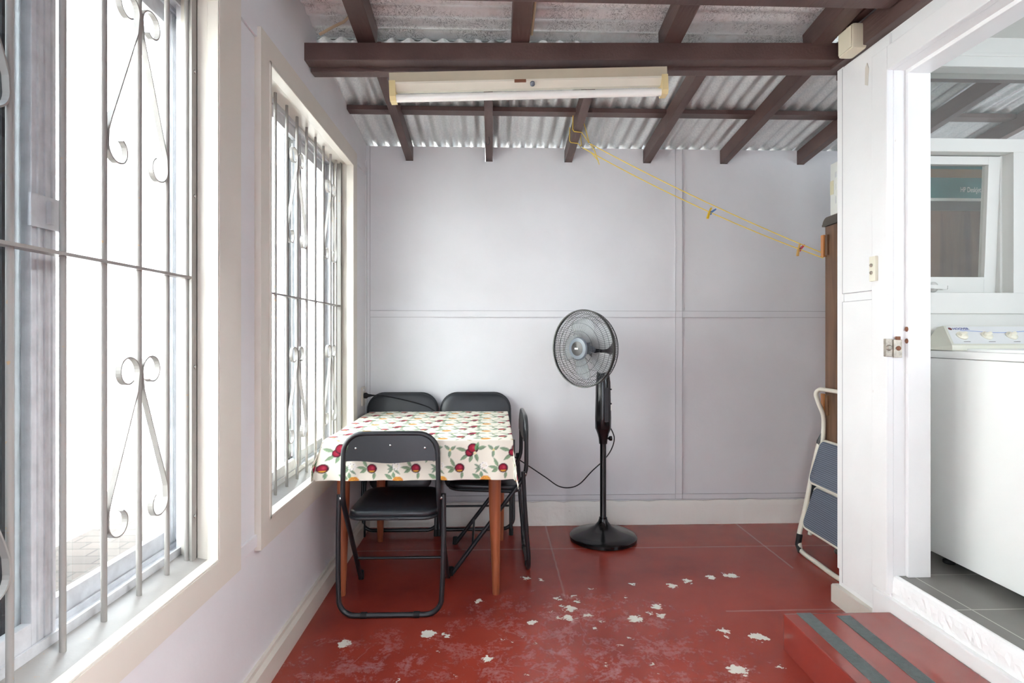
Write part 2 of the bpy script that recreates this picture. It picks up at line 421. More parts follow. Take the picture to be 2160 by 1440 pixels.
struct(MB().box((L, YB, -.12), (3.7, D + .05, 0)).done('floor', M['floor']))
struct(MB().box((-6, -6, -.22), (L - .12, 14, -.10)).done('ground_outside', M['pavers']))
struct(MB().box((-.95, D + .12, -.22), (6, 14, -.10)).done('ground_outside', M['pavers']))

# far wall with rafter notches
RX = [-.528, -.024, .482, .989, 1.489, 1.993, 2.5, 3.0, 3.5]
b = MB().box((L - .12, D, 0), (3.8, D + .06, 2.311))
edges = [L - .12] + [q for x in RX for q in (x - .0265, x + .0232)] + [3.8]
for i in range(0, len(edges), 2): b.box((edges[i] + (.045 if i == 0 else 0) * 1.8, D, 2.311), (edges[i + 1], D + .06, 2.402))
struct(b.done('wall_back', M['wall']))
b = MB()
for x0, x1 in ((L, L + .026), (1.191 - .022, 1.191 + .022)): b.box((x0, D - .010, .16), (x1, D, 2.40), .002)
for z0, z1 in ((1.322, 1.362), (.158, .19)):
    for x0, x1 in ((L + .027, 1.168), (1.214, 3.6)): b.box((x0, D - .010, z0), (x1, D, z1), .002)
struct(b.done('trim_1', M['wall']))
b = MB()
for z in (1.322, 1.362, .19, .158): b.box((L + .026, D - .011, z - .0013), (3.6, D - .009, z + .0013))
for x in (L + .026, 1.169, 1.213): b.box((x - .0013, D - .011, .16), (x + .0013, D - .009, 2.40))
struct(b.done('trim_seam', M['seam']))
bm_ = MB(); n = 90
prev = None
for i in range(n + 1):
    x = L + (3.7 - L) * i / n; h = .150 + .006 * sin(i * 1.7) * random.random(); t = .018 + .004 * random.random(); f0 = 0
    ring = [bm_.bm.verts.new(p) for p in ((x, D - t - .004, 0), (x, D - t, h * .8), (x, D - t + .005, h), (x, D, h), (x, D, 0))]
    if prev:
        for k in range(4): bm_.bm.faces.new((prev[k], prev[k + 1], ring[k + 1], ring[k]))
    prev = ring
struct(bm_.done('baseboard_back', M['plinth']))

struct(MB().box((3.7, 2.45, 0), (3.8, D + .06, 2.6)).done('wall_end', M['wall']))
# left wall with two window openings
WZ0, WZ1 = .566, 2.165
W1 = (.45, 1.648); W2 = (2.008, 3.200)
b = MB(); xo = L - .10
b.box((xo, YB, -.1), (L, D, WZ0))
b.prism([(YB, WZ1), (D, WZ1), (D, zr(D) + .095), (2.62, zr(2.62) + .095), (2.62, 2.575), (YB, 2.575 + .13 * (2.6 - YB))], xo, L, 'x')
for y0, y1 in ((YB, W1[0]), (W1[1], W2[0]), (W2[1], D)): b.box((xo, y0, WZ0), (L, y1, WZ1))
struct(b.done('wall_left', M['wall']))
b = MB()
b.box((L, W1[1] + .09, 2.21), (L + .009, W2[0] - .07, 2.25), .002).box((L, W1[1] + .09, .50), (L + .009, W2[0] - .07, .54), .002)
b.box((L, W2[1] + .085, 2.21), (L + .009, D - .03, 2.25), .002)
b.box((L, W2[1] + .085, .50), (L + .009, D - .03, .54), .002)
b.box((L, D - .035, .16), (L + .009, D - .011, 2.30), .002)
struct(b.done('trim_2', M['wall']))
struct(MB().prism([(L, 0), (L + .028, 0), (L + .026, .075), (L + .012, .085), (L + .012, .10), (L, .10)], YB, D - .02, 'y').done('baseboard_left', M['cream']))

def window(idx, y0, y1, meet, name_label, screen=False):
    root = node('window_%d' % idx)
    X = L; o = .085 if idx == 2 else .137; z0, z1 = WZ0, WZ1; tz = .08
    b = MB()                                   # casing boards, mitred, with a stepped inner bead
    def board(p):                              # four corners (outer0, outer1, inner1, inner0) as (y,z)
        A = [b.bm.verts.new((X, *q)) for q in p]; B = [b.bm.verts.new((X + .022, *q)) for q in p]
        b.bm.faces.new(A); b.bm.faces.new(B)
        for i in range(4): b.bm.faces.new((A[i], A[(i + 1) % 4], B[(i + 1) % 4], B[i]))
    oy0, oy1, oz0, oz1 = y0 - .072, y1 + o, z0 - tz, z1 + tz
    for p in ([(oy0, oz0), (oy0, oz1), (y0, z1), (y0, z0)], [(oy1, oz1), (oy1, oz0), (y1, z0), (y1, z1)],
              [(oy0, oz1), (oy1, oz1), (y1, z1), (y0, z1)], [(oy1, oz0), (oy0, oz0), (y0, z0), (y1, z0)]): board(p)
    struct(b.done('window_casing', M['cream'], root))
    b = MB(); e = .014 if idx == 2 else .006
    for (a, c) in (((y0, z0), (y0 + e, z1)), ((y1 - e, z0), (y1, z1)), ((y0, z0), (y1, z0 + e)), ((y0, z1 - e), (y1, z1))):
        b.box((X - .012, a[0], a[1]), (X + (.026 if idx == 2 else .020), c[0], c[1]), .003)
    struct(b.done('casing_bead', M['cream'], root))
    b = MB()                                   # timber reveal lining
    b.box((X - .085, y1 - .004, z0), (X, y1 + .004, z1)).box((X - .085, y0 - .004, z0), (X, y0 + .004, z1)).box((X - .085, y0, z1 - .004), (X, y1, z1 + .004))
    struct(b.done('window_jamb', M['cream'], root))
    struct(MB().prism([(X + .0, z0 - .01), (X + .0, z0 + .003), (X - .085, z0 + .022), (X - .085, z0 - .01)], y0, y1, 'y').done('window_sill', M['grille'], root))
    yj, y1 = y1, y1 + (.075 if idx == 1 else 0)
    b = MB(); w = .022                          # aluminium outer frame with two tracks
    for xa, xb, ww in ((X - .16, X - .088, .010), (X - .092, X - .086, w), (X - .126, X - .121, w), (X - .16, X - .154, w)):
        b.box((xa, y0, z0), (xb, y0 + ww, z1)).box((xa, y1 - ww, z0), (xb, y1, z1)).box((xa, y0 + ww, z0 + .02), (xb, y1 - ww, z0 + .02 + ww)).box((xa, y0 + ww, z1 - ww), (xb, y1 - ww, z1))
    struct(b.done('track_frame', M['alu'], root))
    def sash(xa, ya, yb, wl, wr):
        b = MB(); t = .020; rz = .05; za, zb = z0 + .035, z1 - .02
        b.box((xa - t, ya, za), (xa, ya + wl, zb), .002).box((xa - t, yb - wr, za), (xa, yb, zb), .002)
        b.box((xa - t, ya + wl, za), (xa, yb - wr, za + rz), .002).box((xa - t, ya + wl, zb - rz), (xa, yb - wr, zb), .002)
        for (p, q) in ((ya, wl), (yb - wr, wr)):        # ribs on the extrusion
            for k in (.22, .5, .8): b.box((xa - .001, p + q * k - .002, za + .01), (xa + .004, p + q * k + .002, zb - .01))
        s = struct(b.done('sash_frame', M['alu'], root))
        struct(MB().box((xa - t * .6, ya + wl - .004, za + rz - .004), (xa - t * .6 + .004, yb - wr + .004, zb - rz + .004)).done('pane', M['glass'], s))
        return s
    inner = sash(X - .094, y0 + .012, meet + .045, .045, .062)
    sash(X - .130, meet - .045, y1 - .012, .062, .045)
    b = MB().box((X - .135, meet - .055, z0 + .04), (X - .118, meet - .043, z1 - .03)).box((X - .128, meet + .046, z0 + .04), (X - .112, meet + .052, z1 - .03))
    struct(b.done('brush_seal', M['darkseal'], root))
    if screen:
        struct(MB().box((X - .152, y0 + .02, z0 + .04), (X - .150, meet - .05, z1 - .03)).done('insect_screen', M['screen'], root))
        b = MB().box((X - .0935, meet - .028, 1.42), (X - .086, meet + .05, 1.485), .003).box((X - .086, meet + .008, 1.43), (X - .076, meet + .018, 1.475), .002)
        struct(b.done('sash_clip', M['alu'], root))
    return root
window(1, W1[0], W1[1], 1.150, '', True)
window(2, W2[0], W2[1], 2.64, '')

def scroll_leg(yc, yo, zt, zb, x, rt=.037, rb=.036):
    """one flat-bar leg: curl at the top beside the centre bar, straight run out to the outer bar, curl back in at the foot"""
    s = 1 if yo > yc else -1; P = []
    c1 = (yc + s * (rt + .006), zt - rt)
    for i in range(25):                          # spiral start -> over the top -> down beside centre bar
        a = radians(-125 + 305 * i / 24); r = rt * (.60 + .40 * min(1, i / 14))
        P.append((x, c1[0] + s * r * cos(a), c1[1] + r * sin(a)))
    c2 = (yo - s * (rb + .006), zb + rb)
    P.append((x, yc + s * .012, c1[1] - .045))
    P.append((x, yo - s * .018, c2[1] + .06)); P.append((x, yo - s * .008, c2[1] + .03))
    for i in range(19):
        a = radians(0 - 235 * i / 18); r = rb * (1 - .34 * max(0, (i - 9) / 9))
        P.append((x, c2[0] + s * r * cos(a), c2[1] + r * sin(a)))
    return P
def grille(bars, centres, y0, y1, label):
    x = L - .055; z0, z1 = WZ0 + .012, WZ1 - .004
    root = thing('security_grille', label, 'window grille', (x, (y0 + y1) / 2, z0), 0, 'white window grilles')
    off = Vector((-x, -(y0 + y1) / 2, -z0))
    T = lambda pts: [Vector(p) + off for p in pts]
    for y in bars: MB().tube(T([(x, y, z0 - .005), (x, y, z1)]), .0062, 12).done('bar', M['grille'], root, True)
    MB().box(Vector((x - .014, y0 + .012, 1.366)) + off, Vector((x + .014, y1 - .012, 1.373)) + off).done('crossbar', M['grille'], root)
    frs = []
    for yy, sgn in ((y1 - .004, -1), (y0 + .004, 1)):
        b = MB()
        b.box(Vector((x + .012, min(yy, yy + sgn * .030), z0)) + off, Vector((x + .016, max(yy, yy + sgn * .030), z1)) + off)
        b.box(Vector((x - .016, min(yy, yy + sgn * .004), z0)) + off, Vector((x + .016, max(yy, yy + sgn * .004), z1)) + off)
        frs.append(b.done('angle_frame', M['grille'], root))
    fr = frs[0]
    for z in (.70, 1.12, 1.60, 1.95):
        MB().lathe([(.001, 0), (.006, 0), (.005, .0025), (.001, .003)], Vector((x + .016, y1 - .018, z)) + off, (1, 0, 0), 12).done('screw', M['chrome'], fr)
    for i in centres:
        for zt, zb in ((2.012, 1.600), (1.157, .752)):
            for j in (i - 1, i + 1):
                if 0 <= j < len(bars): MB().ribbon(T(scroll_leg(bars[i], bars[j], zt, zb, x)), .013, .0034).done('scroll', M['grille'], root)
    return root
yb1 = [1.040 - .127 * 4 + .127 * i for i in range(4)] + [1.036, 1.160, 1.280, 1.404, 1.522, 1.618]
grille(yb1, [3, 7], W1[0], W1[1], 'white scrolled iron security grille in the nearer, larger-looking window')
yb2 = [2.140, 2.265, 2.389, 2.513, 2.640, 2.770, 2.900, 3.025, 3.130]
grille(yb2, [3, 7], W2[0], W2[1], 'white scrolled iron security grille in the window beside the dining table')

# neighbouring building outside
nb = node('exterior_building')
struct(MB().box((-3.3, -7, -.12), (-2.80, 13, 3.2)).done('exterior_wall', M['neighbour'], nb))
struct(MB().box((-2.80, -7, -.12), (-2.70, 13, .015), .01).done('wall_footing', M['neighbour'], nb))
struct(MB().box((-3.3, -7, 3.2), (-2.55, 13, 3.26)).box((-2.6, -7, 3.18), (-2.5, 13, 3.32)).done('exterior_eave', M['white'], nb))
struct(MB().tube([(-2.74, 6.9, 0), (-2.74, 6.9, 3.2)], .045, 12).done('exterior_downpipe', M['alu'], nb, True))

struct(MB().box((L - .1, YB - .06, -.1), (-.70, YB, 3.2)).box((-.22, YB - .06, -.1), (R + .13, YB, 3.2)).box((-.70, YB - .06, 2.1), (-.22, YB, 3.2)).done('wall_front', M['wall']))  # unseen rear wall; its narrow opening is added and sized to let in fill light
# right wall (laundry side) with door opening
DY0, DY1, DZ0, DZ1 = 1.33, 2.17, .27, 2.245
PE = 2.515                                       # end of the wall
xi = R + .13
b = MB()
b.box((R, DY1, 0), (xi, PE, 2.555)).box((R, YB, 0), (xi, DY0, 2.575)).box((R, DY0, DZ1), (xi, DY1, 2.575)).box((R, DY0, 0), (xi, DY1, DZ0 - .02))
struct(b.done('wall_right', M['white']))
b = MB()                                         # sheet panels and battens
b.box((R - .010, DY1 + .005, .11), (R, 2.475, 1.355), .003).box((R - .010, DY1 + .005, 1.392), (R, 2.475, 2.39), .003)
b.box((R - .006, 2.475, .16), (R, PE + .004, 2.40), .002)
struct(b.done('trim_3', M['white']))
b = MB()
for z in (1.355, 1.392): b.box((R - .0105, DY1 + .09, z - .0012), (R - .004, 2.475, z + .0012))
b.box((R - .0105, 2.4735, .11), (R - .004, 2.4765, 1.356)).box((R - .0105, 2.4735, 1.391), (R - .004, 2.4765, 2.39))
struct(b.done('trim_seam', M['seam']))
struct(MB().prism([(DY1 + .09, 0), (PE + .022, 0), (PE + .022, .075), (PE + .012, .085), (DY1 + .0, .085), (DY1 + .0, 0)], R - .024, R + .003, 'x').done('baseboard_right', M['cream']))
b = MB(); cx0, cx1 = R - .028, R                  # door casing
b.box((cx0, DY1 - .005, .20), (cx1, DY1 + .085, DZ1 + .09), .006).box((cx0, DY0 - .085, .20), (cx1, DY0 + .005, DZ1 + .09), .006)
b.box((cx0, DY0 + .005, DZ1 - .005), (cx1, DY1 - .005, DZ1 + .09), .006)
struct(b.done('trim_4', M['white']))
d = node('door_1')
b = MB()                                         # jamb with rebate
b.box((R, DY1 - .004, DZ0), (xi + .006, DY1 + .004, DZ1)).box((R + .046, DY1 - .020, DZ0), (xi + .006, DY1 - .004, DZ1 - .02), .003)
b.box((R, DY0 - .004, DZ0), (xi + .006, DY0 + .004, DZ1)).box((R + .046, DY0 + .004, DZ0), (xi + .006, DY0 + .020, DZ1 - .02), .003)
b.box((R, DY0, DZ1 - .004), (xi + .006, DY1, DZ1 + .004)).box((R + .046, DY0 + .004, DZ1 - .020), (xi + .006, DY1 - .004, DZ1 - .004), .003)
struct(b.done('door_jamb', M['white'], d))
bm_ = MB(); prev = None; n = 70                   # rough concrete sill edge under the door
for i in range(n + 1):
    y = DY0 - .25 + (DY1 + .005 - DY0 + .25) * i / n; j = lambda a: a * (random.random() - .5)
    q = [(R - .002 + j(.003), .187 + j(.004)), (R - .006 + j(.007), .21), (R - .006 + j(.007), .232), (R - .003 + j(.003), .252), (R + .003, .266), (R + .010, .2715), (R + .018, .2715), (R + .018, .187)]
    ring = [bm_.bm.verts.new((a, y, z)) for a, z in q]
    if prev:
        for k in range(len(q) - 1): bm_.bm.faces.new((prev[k], prev[k + 1], ring[k + 1], ring[k]))
    prev = ring
struct(bm_.done('door_threshold', M['concrete'], d))
struct(MB().box((R - .022, YB, .0), (R, DY1 + .09, .187), .006).done('trim_5', M['white']))

# door latch keeper, switch, junction box
k = thing('door_latch_keeper', 'old steel latch keeper screwed to the white door jamb', 'latch', (R - .002, DY1 - .006, 1.16))
MB().box((-.032, -.004, -.035), (-.006, .012, .035), .003).lathe([(.012, -.004), (.012, .0), (.006, .006)], (-.02, -.004, 0), (0, -1, 0), 14).done('cover', M['brass'], k)
MB().box((-.004, -.008, -.038), (.030, .001, .032), .003).done('strike_plate', M['brass'], k)
MB().lathe([(.001, 0), (.009, 0), (.009, .003), (.001, .003)], (.014, -.008, -.002), (0, -1, 0), 16).done('rusted_boss', M['rust'], k)
MB().box((.005, -.010, .030), (.022, -.002, .044), .002).done('rusted_tab', M['rust'], k)
for z, lb in ((1.232, 'upper rust-ringed bolt hole in the door jamb above the latch keeper'), (1.186, 'lower rust-ringed bolt hole in the door jamb touching the latch keeper')):
    b = MB(); b.lathe([(.001, 0), (.010, 0), (.007, .0025), (.001, .003)], (R + .046, DY1 - .012, z), (-1, 0, 0), 14)
    tag(b.done('bolt_hole', M['rust']), lb, 'bolt hole')
k = thing('light_switch', 'small ivory two-button switch plate on the white door casing', 'switch', (R - .029, 2.232, 1.475))
MB().box((-.012, -.018, -.05), (.001, .018, .05), .003).done('plate', M['knob'], k)
for z in (.014, -.016): MB().lathe([(.007, 0), (.007, .004), (.004, .007)], (-.012, .003, z), (-1, 0, 0), 14).done('button', M['brass'], k, True)
k = thing('junction_box', 'cream square electrical junction box below the brown roof beams', 'junction box', (R - .055, 2.335, 2.44))
MB().box((-.03, -.05, -.052), (.03, .05, .052), .012).done('housing', M['box_cream'], k, True)
MB().box((-.034, -.043, -.045), (-.030, .043, .045), .004).done('cover', M['box_cream'], k)
MB().tube([(0, .03, .05), (0, .03, .10), (0, .02, .13)], .008, 10).done('cable_gland', M['cable'], k, True)
tag(MB().prism([(2.302, 2.24), (2.318, 2.25), (2.316, 2.32), (2.305, 2.335), (2.296, 2.31)], R - .013, R - .009).done('paint_scar', M['cream']), 'small slot-shaped scar in the white wall beside the door casing', 'wall mark')

# laundry room
lr = 3.3
struct(MB().box((R + .012, .2, .15), (lr, 2.41, .27)).done('floor_laundry', M['tiles']))
struct(MB().box((xi, .1, 2.505), (lr + .1, 2.5, 2.60)).done('ceiling_laundry', M['laundry']))
struct(MB().box((lr, .1, 0), (lr + .1, 2.5, 2.6)).done('wall_laundry_right', M['laundry']))
LW0, LW1, LZ0, LZM0, LZM1, LZ1 = 1.74, 3.1, 1.393, 2.008, 2.066, 2.372
b = MB(); ya, yb = 2.41, PE
b.box((xi, ya, .1), (lr, yb, LZ0 - .005)).box((xi, ya, LZ1), (lr, yb, 2.56)).box((xi, ya, LZ0 - .005), (LW0, yb, LZ1)).box((LW1, ya, LZ0 - .005), (lr, yb, LZ1))
struct(b.done('wall_laundry_back', M['laundry']))
b = MB().box((xi + .01, ya - .013, 1.302), (lr, ya, LZ0), .003).box((xi + .01, ya - .012, LZ1), (lr, ya, LZ1 + .06), .004).box((xi + .01, ya - .016, LZ1 + .045), (lr, ya, LZ1 + .062), .004)
struct(b.done('trim_6', M['laundry']))
# near wall of the laundry with high window for daylight
b = MB().box((xi, .1, .1), (lr, .2, 1.2)).box((xi, .1, 2.2), (lr, .2, 2.6)).box((xi, .1, 1.2), (xi + .2, .2, 2.2)).box((lr - .2, .1, 1.2), (lr, .2, 2.2))
struct(b.done('wall_laundry_front', M['laundry']))
w = node('window_3')
b = MB()
b.box((LW0, ya + .002, LZM0), (LW1, yb - .01, LZM1), .003)
for x in (2.272,): b.box((x, ya, LZ0), (x + .052, yb, LZM0), .003)
b.box((LW0 - .01, ya, LZ0), (LW0 + .03, yb, LZ1), .002).box((LW1 - .03, ya, LZ0), (LW1 + .01, yb, LZ1), .002)
b.box((LW0, ya + .02, LZ0 - .02), (LW1, yb + .01, LZ0 + .0), .002)
b.box((2.262, ya + .055, LZ0), (2.276, yb, LZM0), .001)
struct(b.done('window_frame', M['laundry'], w))
struct(MB().box((LW0, ya + .05, LZM1), (LW1, ya + .054, LZ1)).done('pane', M['dirty_glass'], w))
def awning(x0, x1, tilt):
    pr = bpy.data.objects.new('awning_sash', None); COL.objects.link(pr); pr.parent = w; pr['kind'] = 'structure'
    pr.location = (0, ya + .052, LZM0 - .004); pr.rotation_euler = (tilt, 0, 0)
    H = LZM0 - LZ0 - .010
    b = MB(); s = .048; t = .034
    b.box((x0, 0, -H), (x0 + s, t, 0), .002).box((x1 - s - .006, 0, -H), (x1, t, 0), .002).box((x0 + s, 0, -.036), (x1 - s - .006, t, 0), .002).box((x0 + s, 0, -H), (x1 - s - .006, t, -H + .070), .002)
    struct(b.done('sash_frame', M['laundry'], pr))
    struct(MB().box((x0 + s - .004, t * .5, -H + .07), (x1 - s - .002, t * .5 + .004, -.032)).done('pane', M['dirty_glass'], pr))
    b = MB().lathe([(.001, 0), (.022, 0), (.024, .006), (.014, .012), (.012, .02), (.001, .02)], (x0 + .2, -.0, -H + .024), (0, -1, 0), 16).bar((x0 + .17, -.014, -H + .026), (x0 + .25, -.018, -H + .022), .012, .01, .003)
    struct(b.done('sash_handle', M['laundry'], pr))
awning(LW0 + .03, 2.262, radians(2.6)); awning(2.326, 2.86, 0)

# ------------------------------------------------------------------ roof
def corrug(x0, x1, y0, y1, zf, along, pitch=.076, amp=.009, th=.0012):
    b = MB(); a0, a1 = (x0, x1) if along == 'y' else (y0, y1); n = int((a1 - a0) / pitch * 12); prev = None
    rows = 5
    for i in range(n + 1):
        a = a0 + (a1 - a0) * i / n; w = amp * cos(2 * pi * a / pitch); line = []
        for k in range(rows):
            t = k / (rows - 1)
            if along == 'y': x, y = a, y0 + (y1 - y0) * t
            else: x, y = x0 + (x1 - x0) * t, a
            line.append(b.bm.verts.new((x, y, zf(y) + w)))
        if prev:
            for k in range(rows - 1):
                f = b.bm.faces.new((prev[k], prev[k + 1], line[k + 1], line[k])); f.smooth = True
        prev = line
    return b
struct(corrug(-1.0, 3.8, 2.60, 3.80, lambda y: zr(y) + .103, 'y').done('ceiling_roof_sheet', M['steel']))
zf = lambda y: 2.578 + .13 * (2.6 - y)
struct(corrug(-1.0, R + .06, YB - .2, 2.95, zf, 'x', amp=.0095).done('ceiling_roof_sheet', M['steel_worn']))
struct(MB().box((R + .02, YB - .2, 2.62), (lr + .5, 2.62, 2.66)).done('ceiling_laundry_roof', M['steel']))
for x in RX:                                      # rafters of the far bay
    y1 = D + .03
    struct(MB().bar((x, 2.585, zr(2.585) + .043), (x, D + .12, zr(D + .12) + .043), .046, .086, .003, up=(0, 0, 1)).done('rafter', M['beam']))
for x0, x1 in [(L, RX[0])] + list(zip(RX[:-1], RX[1:])):
    a = x0 if x0 == L else x0 + .023
    if a < 3.6: struct(MB().box((a, 3.14, 2.444), (x1 - .023, 3.21, zr(3.17) + .094)).done('purlin', M['beam']))
for x in (-.545, .118, .775, 1.43):               # rafters of the near bay
    struct(MB().bar((x, YB, 2.472 + .13 * (2.45 - YB) + .047), (x, 2.51, 2.472 + .13 * (-.06) + .047), .078, .094, .003).done('rafter', M['beam']))
# main doubled beam
struct(MB().bar((L - .04, 2.475, 2.411), (R - .035, 2.475, 2.451), .07, .075, .004).done('beam', M['beam']))
struct(MB().bar((L + .004, 2.5375, 2.3995), (R + .02, 2.5375, 2.4445), .055, .085, .004).done('beam', M['beam']))
struct(MB().bar((L, 2.085, 2.493), (R - .05, 2.085, 2.493), .075, .080, .003).done('beam', M['beam']))
struct(MB().bar((R + .0, YB, 2.41), (R + .0, PE + .02, 2.452), .085, .10, .004).done('beam', M['beam']))
struct(MB().bar((R - .052, YB, 2.54), (R - .052, 2.42, 2.54), .035, .055, .003).done('beam', M['beam']))
struct(MB().bar((R + .02, PE + .03, 2.43), (3.8, PE + .03, 2.43), .05, .10, .003).done('beam', M['beam']))
# small things on the rafters
tag(MB().tube([(-.585, 2.05, 2.585), (-.588, 2.2, 2.565), (-.59, 2.34, 2.55), (-.60, 2.40, 2.543), (-.63, 2.43, 2.535), (-.68, 2.445, 2.52), (-.72, 2.45, 2.50), (-.74, 2.452, 2.49)], .006, 8).done('power_cable', M['cable'], None, True),
    'cream electrical cable curling off the leftmost near rafter', 'cable')
tag(MB().tube([(.166, 1.9, 2.565), (.166, 2.15, 2.535), (.166, 2.44, 2.50)], .006, 8).done('conduit', M['cable'], None, True), 'thin cream conduit along the near rafter above the light fitting', 'conduit')
tag(MB().lathe([(.001, 0), (.009, .002), (.012, .008), (.007, .014), (.001, .016)], (.092, 2.44, 2.497), (0, -.4, -1), 12).done('filler_blob', M['cardwhite'], None, True), 'small lump of white filler under a brown rafter above the beam', 'filler')
h = [(-.024, 3.30, zr(3.30) - .0)] + [(-.024 + a, 3.30, zr(3.30) + z) for a, z in ((.002, -.015), (.006, -.028), (.002, -.042), (-.008, -.048), (-.016, -.040), (-.018, -.03))]
tag(MB().tube(h, .0018, 8).done('cup_hook', M['black_metal'], None, True), 'small dark wire hook screwed under the far-bay rafter left of the clothesline', 'hook')

# ------------------------------------------------------------------ fluorescent fitting
t = thing('fluorescent_light', 'long cream fluorescent batten light hanging under the brown beam', 'light', (.157, 2.475, 2.30), 0)
t.rotation_euler = (0, -.038, 0)
MB().prism([(-.030, .052), (.026, .052), (.026, .0), (-.030, .0)], -.60, .60).done('housing', M['fit_beige'], t)
MB().prism([(-.033, .010), (-.033, .002), (-.012, -.022), (.010, -.022), (.030, .002), (.030, .010)], -.595, .595).done('reflector', M['fit_white'], t)
MB().tube([(-.574, -.012, -.052), (.574, -.012, -.052)], .0165, 20).done('tube', M['tube'], t, True)
for s in (-1, 1): MB().prism([(-.040, .015), (-.040, -.052), (-.030, -.068), (.016, -.068), (.022, -.052), (.030, .015)], s * .600, s * .574).done('lampholder', M['cap'], t)
MB().lathe([(.001, 0), (.010, 0), (.010, .012), (.001, .013)], (.012, -.032, -.006), (0, -.4, -1), 14).done('starter', M['grey_plastic'], t)
MB().box((-.065, -.037, -.004), (-.015, -.032, .008)).done('sticker', M['rust'], t)

# ------------------------------------------------------------------ door step
t = thing('door_step', 'red painted doorstep with two grey anti-slip strips below the laundry door', 'step', (1.32, 1.5, 0))
MB().box((-.205, -.75, 0), (.215, .652, .139), .006).done('block', M['step'], t)
MB().box((-.154, -.72, .1385), (-.098, .650, .1415), .001).done('grip_strip', M['strip'], t)
MB().box((-.012, -.72, .1385), (.040, .624, .1415), .001).done('grip_strip', M['strip'], t)

# ------------------------------------------------------------------ table and cloth
TX0, TX1, TY0, TY1, TZ = -.738, .082, 2.522, 3.455, .742
t = thing('dining_table', 'square dining table with tapered red-brown wooden legs under a fruit-print cloth', 'table', ((TX0 + TX1) / 2, (TY0 + TY1) / 2, 0))
ox, oy = (TX0 + TX1) / 2, (TY0 + TY1) / 2
MB().box((TX0 - ox + .006, TY0 - oy + .006, TZ - .024), (TX1 - ox - .006, TY1 - oy - .006, TZ - .002), .003).done('tabletop', M['legwood'], t)
MB().box((TX0 - ox + .08, TY0 - oy + .12, TZ - .10), (TX1 - ox - .08, TY0 - oy + .14, TZ - .024)).box((TX0 - ox + .08, TY1 - oy - .12, TZ - .10), (TX1 - ox - .08, TY1 - oy - .10, TZ - .024)) \
    .box((TX0 - ox + .06, TY0 - oy + .12, TZ - .10), (TX0 - ox + .08, TY1 - oy - .10, TZ - .024)).box((TX1 - ox - .08, TY0 - oy + .12, TZ - .10), (TX1 - ox - .06, TY1 - oy - .10, TZ - .024)).done('apron', M['legwood'], t)
for lx, ly in ((.008, 2.66), (-.695, 2.67), (.04, 3.36), (-.655, 3.36)):
    sx = .006 if lx > -.3 else -.006
    MB().tube([(lx - ox + sx, ly - oy, 0), (lx - ox + sx, ly - oy, .004), (lx - ox + sx * .8, ly - oy, .12), (lx - ox, ly - oy, .42), (lx - ox, ly - oy, .60), (lx - ox, ly - oy, TZ - .026)], [.0155, .0165, .0200, .0275, .0300, .0300], 20).done('leg', M['legwood'], t, True)

